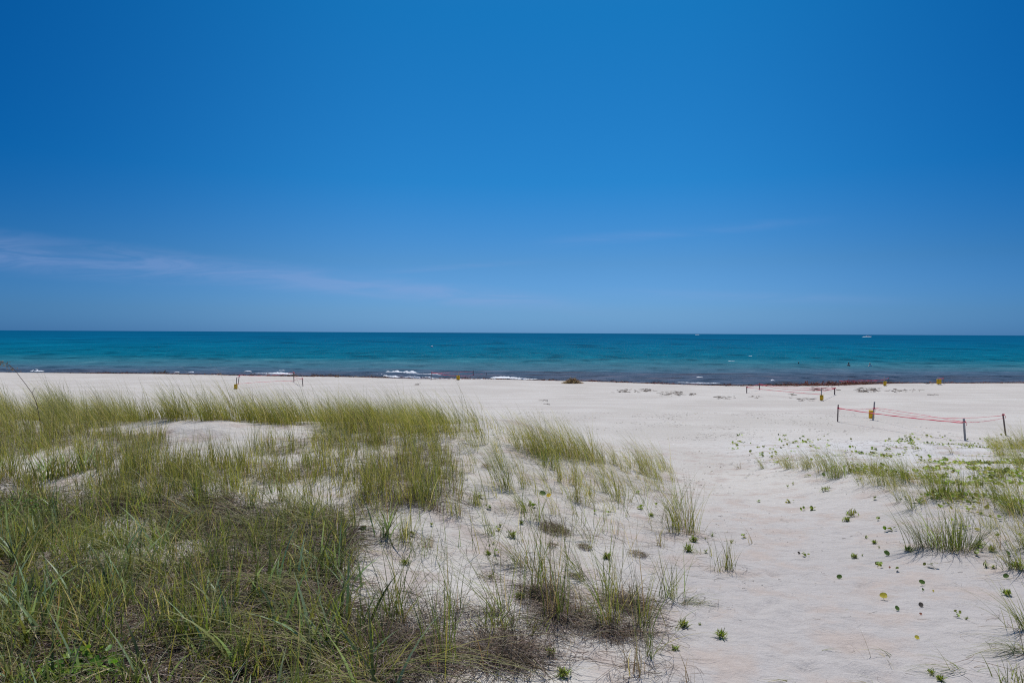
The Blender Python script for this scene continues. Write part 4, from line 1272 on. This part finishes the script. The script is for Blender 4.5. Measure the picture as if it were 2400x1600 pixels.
for (a, b, w_, n_) in [(2045, 1106, 110, 170), (2170, 1122, 120, 110), (2230, 1165, 110, 120)]:
    X, Y, Z = G(a, b); ww = w_ * Y / 1600
    for q in range(n_):
        xx, yy = X + r.uniform(-.5, .5) * ww, Y + r.normal(0, .22)
        gc.leaf(np.array([xx, yy, T1(xx, yy) + r.uniform(.01, .11)]), (r.normal(0, .5), r.normal(-.3, .5), 1), r.uniform(0, 6.28), r.uniform(.02, .036), pick(r, 1, [(YG, 3), (LIME, 2), (OLIVE, 2)])[0])
x, y = scatter(r, .42, [(2080, 1035), (2560, 1015), (2700, 1350), (2340, 1340), (2230, 1200), (2060, 1120), (1900, 1100), (1760, 1070)], (3, 22, 5, 28))
for a, b in zip(x, y):
    hd = r.uniform(-.5, .5) + (math.pi if r.random() < .6 else 0)
    p = np.array([a, b]); pts = []
    for i in range(int(r.uniform(7, 20))):
        hd += r.normal(0, .28)
        p = p + .085 * np.array([math.cos(hd), math.sin(hd)])
        pts.append((p[0], p[1], T1(p[0], p[1]) + .008))
        sd_ = 1 if i % 2 else -1
        q = np.array([p[0] - math.sin(hd) * .04 * sd_, p[1] + math.cos(hd) * .04 * sd_, pts[-1][2] + r.uniform(.015, .06)])
        gc.leaf(q, (r.normal(0, .4), r.normal(-.3, .4), 1), r.uniform(0, 6.28), r.uniform(.016, .036), pick(r, 1, [(OLIVE * 1.2, 3), (LIME, 3), (YG, 1.5)])[0])
    gc.tube(pts, .003, (.12, .10, .05), 4)
o = gc.build('ground_cover', M['leaf'])
tag(o, 'small round green leaves creeping over the right dune sand', 'ground cover', kind='stuff')

# ------------------------------------------------------------------ specks of beach litter
bd = Soup()
x, y = scatter(r, 15.0, [(-200, 930), (2600, 930), (2700, 1900), (700, 1900), (850, 1200), (600, 1000)], (-12, 20, 3.5, 40), -0.05, 0.7, 55, 0.15)
n = len(x)
bd.strands(x, y, r.uniform(.015, .10, n) * np.clip(y / 14, .6, 1.6), r.uniform(.003, .010, n) * np.clip(y / 14, .7, 1.6), .012 * np.ones(n), pick(r, n, [(BROWN * .6, 3), (DARK, 3), (GREYB, 1), (STRAW * 1.5, 1)]), r, K=3)
x, y = scatter(r, 160.0, [(2290, 1165), (2500, 1175), (2500, 1260), (2330, 1225)], (5, 16, 8, 16), -0.02, 1.2, 56)
n = len(x)
bd.strands(x, y, r.uniform(.02, .09, n), r.uniform(.004, .012, n), .012 * np.ones(n), pick(r, n, [(BROWN * .6, 3), (DARK, 3)]), r, K=3)
o = bd.build('litter', M['dry'])
tag(o, 'dark twigs and seed husks strewn over the pale sand', 'beach litter', kind='stuff')

# ------------------------------------------------------------------ seaweed wrack along the berm
sw = Soup()
r = np.random.default_rng(8)
WEED = [(np.array((.050, .024, .014)), 4), (np.array((.10, .055, .022)), 2), (np.array((.15, .085, .035)), 1.2), (np.array((.028, .016, .016)), 2)]
WEEDR = [(np.array((.15, .026, .014)), 4), (np.array((.06, .018, .012)), 2), (np.array((.16, .06, .022)), 2)]


def wrack(px0, px1, dens, hgt, dy, pal, wid=.5, seed=0):
    x0 = (px0 - 1200) / 1600 * 76; x1 = (px1 - 1200) / 1600 * 76
    n = int(abs(x1 - x0) * dens)
    x = r.uniform(x0, x1, n)
    k = vnoise(x * .55, 0 * x, 60 + seed) > .12
    x = x[k]; n = len(x)
    y = crest_y(x) + dy + r.normal(0, wid, n)
    sw.strands(x, y, r.uniform(.15, .55, n), r.uniform(.03, .07, n), hgt * r.uniform(.2, 1, n) * (0.3 + vnoise(x * .9, 0 * x, 61)), pick(r, n, pal), r, K=4, curl=2.2)


wrack(90, 530, 34, .12, .9, WEED)
wrack(530, 900, 44, .26, 1.2, WEED, .8, 1)
wrack(255, 300, 40, .35, 1.0, WEED)
wrack(1225, 1330, 30, .20, 1.4, WEED, .6, 2)
wrack(1380, 1620, 12, .08, .4, WEED, .4, 3)
wrack(1610, 1830, 50, .18, .8, WEED, .7, 4)
wrack(1800, 2010, 150, .38, 1.6, WEEDR, 1.0, 5)
wrack(2000, 2090, 30, .14, 1.0, WEED, .6, 6)
wrack(2180, 2400, 36, .14, 1.6, WEED, .8, 7)
wrack(850, 900, 40, .30, 1.5, WEED, .8, 7)
wrack(-300, 90, 20, .08, .8, WEED)
wrack(90, 2700, 30, .15, .35, WEEDR, .4, 8)
wrack(1380, 2100, 40, .16, 1.0, WEEDR, .7, 9)
# dry scraps higher up the beach
for (a0, a1, b0, b1, n) in [(1440, 1500, 913, 920, 46), (1505, 1530, 911, 918, 46), (1550, 1600, 917, 928, 60), (1620, 1630, 922, 927, 14), (1680, 1720, 929, 936, 30),
                            (1765, 1780, 928, 934, 14), (1900, 1935, 908, 916, 90), (1935, 1960, 905, 916, 20), (2010, 2060, 909, 919, 120), (2080, 2160, 912, 920, 36), (1870, 1910, 933, 940, 22),
                            (1845, 1862, 918, 934, 12), (2180, 2200, 923, 927, 10), (2165, 2190, 897, 901, 16), (975, 985, 899, 902, 10), (1270, 1285, 938, 942, 5), (1275, 1290, 946, 950, 5)]:
    for _ in range(n):
        X, Y, Z = G(r.uniform(a0, a1), r.uniform(b0, b1))
        sw.strands(np.array([X]), np.array([Y]), r.uniform(.15, .5, 1), r.uniform(.03, .08, 1), np.array([.03]), pick(r, 1, [(DARK * 1.8, 3), (BROWN * .9, 2)]), r, K=3)
o = sw.build('seaweed', M['weed'])
tag(o, 'dark red-brown seaweed washed up along the water edge', 'seaweed', kind='stuff')
# one heap of seaweed on the sand
X, Y, Z = G(1342, 898)
s = Soup()
n = 900
a = r.uniform(0, 6.283, n); q = np.sqrt(r.random(n))
hx = np.where(np.abs(np.cos(a) * q) < .35, 1.0, .75)
s.strands(X + .95 * q * np.cos(a), Y + .5 * q * np.sin(a), r.uniform(.15, .4, n), r.uniform(.02, .05, n), .42 * (1 - q * q) * hx * r.uniform(.7, 1.1, n) + .02,
          pick(r, n, [(np.array((.42, .29, .12)), 3), (np.array((.22, .13, .06)), 2)]), r)
tag(s.build('seaweed_heap', M['weed'], loc=(X, Y, Z)), 'golden brown heap of seaweed alone on the sand by the water', 'seaweed heap')

# ------------------------------------------------------------------ rope enclosures: stakes, signs, tape
def post_mesh(X, Y, Z, h, w, lean, rng, d=None):
    """a weathered square stake with chamfered corners, slightly warped, mitred top"""
    s = Soup()
    d = d or w * .8
    rings = []
    zs = [-.12, 0, .25 * h, .5 * h, .75 * h, h - .02, h]
    oct8 = np.array([(-1, -.7), (-.7, -1), (.7, -1), (1, -.7), (1, .7), (.7, 1), (-.7, 1), (-1, .7)]) * .5
    yaw = rng.uniform(-.3, .3)
    V = []
    for i, zz in enumerate(zs):
        k = 1.0 if i < len(zs) - 1 else .82
        wob = rng.normal(0, .0025, 2)
        for a, b in oct8:
            x = a * w * k; y = b * d * k
            x, y = x * math.cos(yaw) - y * math.sin(yaw), x * math.sin(yaw) + y * math.cos(yaw)
            V.append((X + x + lean[0] * zz / h + wob[0], Y + y + lean[1] * zz / h + wob[1], Z + zz + (.012 * a if i == len(zs) - 1 else 0)))
    F = []
    for i in range(len(zs) - 1):
        for j in range(8):
            F.append([i * 8 + j, i * 8 + (j + 1) % 8, (i + 1) * 8 + (j + 1) % 8, (i + 1) * 8 + j])
    s.add(V, [F, [[len(V) - 8 + j for j in range(8)]]])
    return s


pr = np.random.default_rng(4)


def stake(px, pyb, pyt, label, group, w=.05, lean_px=0, mat='wood', sign=None, z_extra=0.0, base=None):
    X, Y, Z = G(px, pyb) if base is None else base
    h = (pyb - pyt) * Y / 1600.0
    lean = (lean_px * Y / 1600.0, 0.0)
    if sign is None:
        s = post_mesh(X, Y, Z, h, w, lean, pr)
        o = s.build('stake', M[mat], loc=(X, Y, Z), smooth=False)
        tag(o, label, 'stake', group)
    else:
        o = empty('sign_post', (X, Y, Z))
        tag(o, label, 'sign post', group)
        post_mesh(X, Y, Z, h, w, lean, pr).build('post', M[mat], o, (X, Y, Z), smooth=False)
        sy0, sy1, sw_px, yaw, cx = sign      # px rows of top and bottom of the board, width, yaw, centre column
        zt, zb = (pyb - sy0) * Y / 1600, (pyb - sy1) * Y / 1600
        wd = sw_px * Y / 1600 / max(.35, math.cos(yaw))
        cxm = X + (cx - px) * Y / 1600
        b = Soup()
        c, q = math.cos(yaw), math.sin(yaw)
        off = (w * .5 + .03) if yaw < -.6 else (-w * .5 - .012)
        e = .006
        V = []
        nseg = 6
        for i in range(nseg + 1):
            u_ = (i / nseg - .5) * wd
            bow = .05 * wd * (1 - (2 * i / nseg - 1) ** 2)
            for zz in (zt, zb):
                for t_ in (-e, e):
                    V.append((cxm + u_ * c - (t_ - bow) * q, Y + off + u_ * q + (t_ - bow) * c, Z + zz + (.01 if i in (0, nseg) and zz == zb else 0)))
        V = np.array(V); F = []
        for i in range(nseg):
            k = i * 4
            F += [[k, k + 2, k + 6, k + 4], [k + 1, k + 5, k + 7, k + 3], [k, k + 4, k + 5, k + 1], [k + 2, k + 3, k + 7, k + 6]]
        F += [[0, 1, 3, 2], [nseg * 4, nseg * 4 + 2, nseg * 4 + 3, nseg * 4 + 1]]
        b.add(V, [F])
        b.build('sign_board', M['yellow'], o, (X, Y, Z), smooth=False)
        # darker band across the lower part of the board
        t = Soup()
        V = []
        for i in range(nseg + 1):
            u_ = (i / nseg - .5) * wd * .86
            bow = .05 * wd * (1 - (2 * i / nseg - 1) ** 2)
            for zz in (zb + (zt - zb) * .42, zb + (zt - zb) * .10):
                V.append((cxm + u_ * c + bow * q + (e + .003) * q, Y + off + u_ * q + bow * c - (e + .003) * c - .0 , Z + zz))
        V = np.array(V)
        # lay it 3 mm proud of the face that looks landward
        F = [[2 * i, 2 * i + 1, 2 * i + 3, 2 * i + 2] for i in range(nseg)]
        t.add(V, [F])
        t.build('sign_panel', M['orange'], o, (X, Y, Z), smooth=False)
        k = Soup()
        for zz in (zt - .02, zb + .05):
            k.tube([(cxm, Y + off - .02, Z + zz), (cxm, Y + off + .03, Z + zz)], .008, (1, 1, 1), 6)
        k.build('screw', M['glass'], o, (X, Y, Z))
    tx, ty = X + lean[0], Y
    return dict(X=X, Y=Y, Z=Z, h=h, lx=lean[0], w=w)


def at_stake(S, f):
    return np.array([S['X'] + S['lx'] * f, S['Y'], S['Z'] + S['h'] * f])


def tape(runs, label, group, rad=.012, wraps=()):
    s = Soup()
    for (A, fa, B, fb, sag, *rk) in runs:
        a = at_stake(A, fa) if isinstance(A, dict) else np.array(A, float)
        b = at_stake(B, fb) if isinstance(B, dict) else np.array(B, float)
        n = 24
        pts = []
        for i in range(n + 1):
            t = i / n
            p = a * (1 - t) + b * t
            p[2] -= sag * 4 * t * (1 - t)
            p[2] = max(p[2], T1(p[0], p[1]) + .02)
            pts.append(p + np.array([0, 0, .006 * math.sin(i * 2.1)]))
        s.tube(pts, rad * (rk[0] if rk else .65) * (1 + .25 * np.sin(np.arange(n + 1) * 1.7)), (1, 1, 1), 5)
    for (A, fa) in wraps:
        p = at_stake(A, fa)
        q = np.linspace(0, 4 * math.pi, 22)
        rr = A['w'] * .78
        s.tube(np.stack([p[0] + rr * np.cos(q), p[1] + rr * np.sin(q), p[2] + .012 * np.sin(q * .5) + .004 * q], 1), rad, (1, 1, 1), 5)
        s.tube([p + (rr, -.01, 0), p + (rr + .05, -.03, -.05), p + (rr + .03, -.02, -.13)], rad * .7, (1, 1, 1), 5)
    c = runs[0][0]
    loc = (c['X'], c['Y'], c['Z'])
    o = s.build('rope', M['tape'], loc=loc)
    tag(o, label, 'rope', group)
    return o


E1 = 'stakes of the nearest roped square on the right'
sA = stake(1963, 988, 948, 'brown far left stake of the nearest roped square', E1, .055, 1)
sB = stake(2046, 984, 941, 'sign post with an edge-on yellow board in the nearest roped square', E1, .065, 3, 'pale_wood', sign=(961, 981, 9, -.75, 2044))
sC = stake(2262, 1032, 980, 'closest stake of the nearest roped square, standing at the dune foot', E1, .07, -4, 'pale_wood')
sD = stake(2357, 1020, 969, 'rightmost stake of the nearest roped square behind the grass', E1, .06, -7)
tape([(sA, .80, sC, .80, .06, 1.45), (sA, .76, sB, .62, .04), (sB, .62, sD, .92, .28), (sC, .82, sD, .80, .05), (sB, .68, sC, .84, -.02)],
     'pink rope strung round the nearest roped square on the right', 'pink ropes', .0135, [(sA, .78), (sB, .62), (sC, .82), (sD, .93)])

E2 = 'stakes of the roped square by the seaweed'
s1 = stake(1750, 921, 905, 'left stake of the roped square in front of the dark seaweed', E2, .07)
s2 = stake(1780, 913, 897, 'farther stake just right of the left one by the dark seaweed', E2, .07)
s3 = stake(1956, 925, 908, 'right stake of the roped square in front of the dark seaweed', E2, .08)
s4 = stake(1925, 939, 911, 'sign post with a yellow board left of the right stake by the seaweed', E2, .06, 0, 'pale_wood', sign=(925.5, 938, 9, .1, 1925))
tape([(s1, .88, s2, .85, .05), (s2, .80, s3, .92, .12), (s2, .72, s3, .80, .25), (s1, .85, s4, .52, .05), (s3, .9, s4, .75, .02)],
     'pink rope of the roped square in front of the dark seaweed', 'pink ropes', .022, [(s1, .88), (s3, .9)])

E3 = 'stakes of the roped square on the left beach'
t1 = stake(553, 912, 884, 'sign post with a yellow board on the left beach above the grass', E3, .06, 2, 'wood', sign=(900, 911.5, 8, .1, 553))
t2 = stake(558, 901, 878, 'leaning stake right behind the left sign post', E3, .06, 3)
t3 = stake(689, 895, 872, 'tall stake at the far right of the left roped square', E3, .07, -1)
t4 = stake(710, 905, 885, 'short stake right of the tall one in the left roped square', E3, .07, -2)
tape([(t2, .96, t3, .98, .18), (t1, .45, t3, .12, -.05), (t1, .93, t2, .9, .0), (t3, .55, t4, .88, .03), (t4, .9, t3, .2, .0)],
     'pink rope round the left roped square in front of the breaking wave', 'pink ropes', .02, [(t2, .9), (t3, .97), (t4, .9)])

E4 = 'stakes of the roped square at the middle of the shore'
u1 = stake(1011, 889.5, 872, 'thin far left stake of the middle roped square', E4, .05)
u2 = stake(1074, 890.5, 872, 'sign post with a yellow board at the middle of the shore', E4, .07, 1, 'pale_wood', sign=(880, 890, 8, .05, 1074))
bx = sea_at(1109, 877.5, 0.30)
u3 = stake(1109, 885, 866, 'stake right of the middle sign post against the water', E4, .08)
u4 = stake(1140, 887.5, 873, 'short stake at the right corner of the middle roped square', E4, .05)
tape([(u1, .95, u2, .50, .05), (u1, .9, u3, .86, .03), (u2, .55, u3, .45, .04), (u3, .5, u4, .9, .02), (u1, 1.0, u2, .56, .12)],
     'pink rope of the middle roped square seen against the water', 'pink ropes', .024, [(u3, .5)])

E5 = 'sign posts at the far right of the shore'
v1 = stake(2073, 904, 882, 'left one of the two yellow sign posts far right on the shore', E5, .06, -1, 'pale_wood', sign=(893, 903.5, 8, .15, 2073.5))
v2 = stake(2199, 901, 883, 'right one of the two yellow sign posts far right on the shore', E5, .06, -1, 'pale_wood', sign=(888.5, 900, 9, -.45, 2200))
v3 = stake(1966, 905, 890.5, 'stub of a stake at the left end of the far right rope', E5, .05)
v4 = stake(2083, 899, 884, 'short stake beside the left yellow sign post far right', E5, .05)
v5 = stake(2212, 899, 884, 'short stake beside the right yellow sign post far right', E5, .05)
tape([(v3, .9, v1, .68, .02), (v3, .82, v1, .6, .08), (v1, .65, v4, .9, .0)], 'pink rope low along the shore left of the far right sign posts', 'pink ropes', .018)
tape([(v5, .95, v2, .8, .0), (v5, .8, v2, .7, .02)], 'short pink rope beside the far right sign post', 'pink ropes', .018)


# ------------------------------------------------------------------ boats, buoy, bathers
def hull(s, L, B, H, X, Y, z0=0.0, flip=1):
    """lofted hull with raked bow and flared sides; bow towards +X when flip is 1"""
    n, m = 14, 7
    V = []
    for i in range(n + 1):
        t = i / n
        half = B / 2 * (1 - max(0, (t - .45) / .55) ** 2.2) * (.85 + .15 * min(1, t * 4))
        sheer = H * (1 + .35 * t * t)
        for j in range(m + 1):
            a = (j / m) * 2 - 1
            side = math.copysign(abs(a) ** .6, a)
            zz = -0.35 * H * (1 - t * .6) * (1 - a * a) + sheer * a * a
            rake = .10 * L * t * t * (a * a)
            V.append((X + flip * ((t - .5) * L + rake), Y + side * half * (.72 + .28 * a * a), z0 + zz))
    V = np.array(V)
    i = np.arange(m)[None, :] + np.arange(n)[:, None] * (m + 1)
    F = np.stack([i, i + 1, i + m + 2, i + m + 1], 2).reshape(-1, 4)
    s.add(V, [F])
    deck = [[k * (m + 1), k * (m + 1) + m, (k + 1) * (m + 1) + m, (k + 1) * (m + 1)] for k in range(n)]
    s.f.setdefault(4, []).append(np.array(deck) + s.n - len(V))


def block(s, c, d, top=1.0, sx=0.0):
    x, y, z = c; a, b, h = d
    V = [(x + i * a / 2 * (1 if k == 0 else top) + (sx if k else 0), y + j * b / 2 * (1 if k == 0 else top), z + k * h) for k in (0, 1) for i, j in ((-1, -1), (1, -1), (1, 1), (-1, 1))]
    s.add(V, [[[0, 1, 5, 4], [1, 2, 6, 5], [2, 3, 7, 6], [3, 0, 4, 7], [4, 5, 6, 7], [3, 2, 1, 0]]])


def boat(px, py, L, label):
    d = ray(px, py); Y = -CAM_Z / d[2] if d[2] < 0 else 5000; Y = min(Y, 6000)
    X = d[0] * Y
    o = empty('motor_boat', (X, Y, 0))
    tag(o, label, 'boat')
    loc = (X, Y, 0)
    s = Soup(); hull(s, L, L * .28, L * .10, X, Y); s.build('hull', M['white'], o, loc)
    s = Soup(); block(s, (X + L * .02, Y, L * .10), (L * .44, L * .24, L * .10), .45, -.01 * L); block(s, (X - L * .03, Y, L * .203), (L * .24, L * .16, L * .012)); s.build('cabin', M['white'], o, loc, smooth=False)
    s = Soup(); block(s, (X + L * .05, Y, L * .125), (L * .34, L * .206, L * .018), .90); s.build('window', M['glass'], o, loc, smooth=False)
    s = Soup(); block(s, (X - L * .03, Y, L * .28), (L * .26, L * .17, L * .014))
    for i in (-1, 1):
        for j in (-1, 1):
            s.tube([(X - L * .03 + i * L * .11, Y + j * L * .07, L * .21), (X - L * .03 + i * L * .11, Y + j * L * .07, L * .285)], L * .006)
    s.build('flybridge_roof', M['white'], o, loc, smooth=False)
    s = Soup(); r_ = np.random.default_rng(int(px)); V = []
    for i in range(25):        # white water thrown up along the waterline and astern
        t = i / 24; xx = X - L * .85 + t * L * 1.35
        hgt = L * .045 * (.5 + r_.random()) * min(1, t * 4, (1 - t) * 5)
        for j, (yy, zz) in enumerate(((-.34, -.2), (-.26, hgt), (0, hgt * .6), (.26, hgt), (.34, -.2))):
            V.append((xx, Y + yy * L, zz))
    i = np.arange(4)[None, :] + np.arange(24)[:, None] * 5
    s.add(V, [np.stack([i, i + 1, i + 6, i + 5], 2).reshape(-1, 4)])
    s.build('wake', M['foam'], o, loc)


boat(2034, 789.5, 16, 'small white motor boat with a cabin just below the horizon on the right')
boat(1635, 784.6, 18, 'tiny white motor boat on the horizon right of the middle')

X, Y = sea_at(1012, 812, .3)
o = empty('buoy', (X, Y, 0))
tag(o, 'white buoy floating on the blue water left of the middle', 'buoy')
s = Soup()
pts = [(X, Y, z) for z in (-.3, -.25, 0, .25, .5, .62, .66)]
s.tube(pts, [.1, .34, .5, .46, .30, .12, .05], (1, 1, 1), 14)
s.build('float', M['white'], o, (X, Y, 0))
s = Soup(); s.tube([(X, Y, .6), (X, Y, 1.0)], .035); s.build('mast', M['glass'], o, (X, Y, 0))
s = Soup(); s.tube([(X, Y, -.02), (X, Y, .1)], .515, (1, 1, 1), 14); s.build('band', M['glass'], o, (X, Y, 0))


def bather(px, py, depth, yaw, label, hair, shirt=None, arms='down'):
    X, Y = sea_at(px, py, 0.0)
    me = bpy.data.meshes.new('person')
    zc = -depth                         # height of the feet
    J = [(0, 0, .95), (0, 0, 1.12), (0, -.01, 1.32), (0, 0, 1.47), (0, 0, 1.56), (0, .012, 1.64), (0, .005, 1.72)]
    Rr = [.135, .12, .145, .075, .056, .082, .086]
    E = [(i, i + 1) for i in range(6)]
    for sd in (-1, 1):
        b = len(J)
        if arms == 'down':
            A = [(sd * .17, 0, 1.41), (sd * .24, -.03, 1.15), (sd * .22, -.18, .98), (sd * .19, -.24, .95)]
        else:
            A = [(sd * .17, 0, 1.41), (sd * .33, -.05, 1.30), (sd * .42, -.25, 1.20), (sd * .40, -.33, 1.19)]
        J += A; Rr += [.062, .046, .034, .028]
        E += [(2, b), (b, b + 1), (b + 1, b + 2), (b + 2, b + 3)]
        b = len(J)
        J += [(sd * .10, 0, .86), (sd * .11, -.04, .48), (sd * .11, .02, .09), (sd * .12, -.12, .04)]
        Rr += [.10, .062, .042, .035]
        E += [(0, b), (b, b + 1), (b + 1, b + 2), (b + 2, b + 3)]
    b = len(J)                           # nose and ears
    J += [(0, -.088, 1.665)]; Rr += [.014]; E += [(5, b)]
    me.from_pydata(J, E, [])
    o = bpy.data.objects.new('person', me)
    COL.objects.link(o)
    o.location = (X, Y, zc * 1.2); o.rotation_euler = (0, 0, yaw); o.scale = (1.2, 1.2, 1.2)
    md = o.modifiers.new('skin', 'SKIN')
    md.use_smooth_shade = True
    if not me.skin_vertices:
        return o
    for i, sv_ in enumerate(me.skin_vertices[0].data):
        sv_.radius = (Rr[i] * (1.25 if i in (0, 1, 2) else 1.0), Rr[i] * (.8 if i in (0, 1, 2) else 1.0))
        sv_.use_root = (i == 0)
    su = o.modifiers.new('sub', 'SUBSURF'); su.levels = 1; su.render_levels = 2
    me.materials.append(M['skin'])
    tag(o, label, 'person')

    def child(name, pts, rad, mat):
        s = Soup(); s.tube(pts, rad, (1, 1, 1), 14)
        c = s.build(name, M[mat])
        c.parent = o
        c.location = (0, 0, 0)
        return c
    child('hair', [(0, .035, 1.60), (0, .03, 1.66), (0, .02, 1.73), (0, .01, 1.78), (0, .01, 1.81)], [.07, .098, .104, .075, .02], hair)
    if shirt:
        child('shirt', [(0, -.01, .9), (0, -.01, 1.12), (0, -.01, 1.34), (0, 0, 1.45), (0, 0, 1.5)], [.19, .18, .215, .15, .07], shirt)
    return o


bather(1989, 858.5, 1.15, 2.9, 'person with dark hair and bare shoulders standing waist deep in the sea', 'hair')
bather(2039, 858.5, 1.25, .3, 'person in a white top standing in the sea, farthest right', 'skin', 'white', 'out')
bather(1872, 853, 1.45, 2.0, 'dark haired person up to the shoulders in the sea, farthest left', 'hair')

# ------------------------------------------------------------------ tall dry seed stalk at the left
X, Y, Z = G(98, 1015)
k = Y / 1600.0
o = empty('sea_oat_stalk', (X, Y, Z))
tag(o, 'tall dry seed stalk bending left over the water at the left edge', 'seed stalk')
ctrl = [(98, 1015), (92, 970), (85, 938), (76, 918), (62, 898), (48, 880), (38, 866), (24, 852), (8, 845), (-6, 846)]
pts = [(X + (a - 98) * k, Y - .002 * i, Z - .03 + (1015 - b) * k) for i, (a, b) in enumerate(ctrl)]
s = Soup(); s.tube(pts, np.linspace(.0075, .0028, len(pts)), (.17, .10, .07), 6); s.build('stem', M['dry'], o, (X, Y, Z))
s = Soup()
r = np.random.default_rng(2)
for i in range(60):
    t = r.uniform(6.3, 9)
    i0 = int(min(t, 8)); f = t - i0
    p = np.array(pts[i0]) * (1 - f) + np.array(pts[i0 + 1]) * f
    tip = p + np.array([r.normal(-.01, .04), r.normal(0, .04), r.uniform(-.10, .03)])
    s.tube([p, (p + tip) / 2 + (0, 0, .006), tip], .0012, (.3, .22, .14), 4)
    s.leaf(tip, (r.normal(), -1, r.normal()), r.uniform(0, 6.28), .016, (.42, .30, .20), notch=0, aspect=.45)
s.build('seed_head', M['dry'], o, (X, Y, Z))
s = Soup()
for i in range(7):
    a = np.array(pts[r.integers(1, 4)])
    b = a + np.array([r.uniform(-.35, .35), r.normal(0, .1), r.uniform(.1, .35)])
    s.tube([a, (a + b) / 2 + (0, 0, .05), b], .0016, (.20, .15, .09), 4)
s.build('leaf_blade', M['dry'], o, (X, Y, Z))
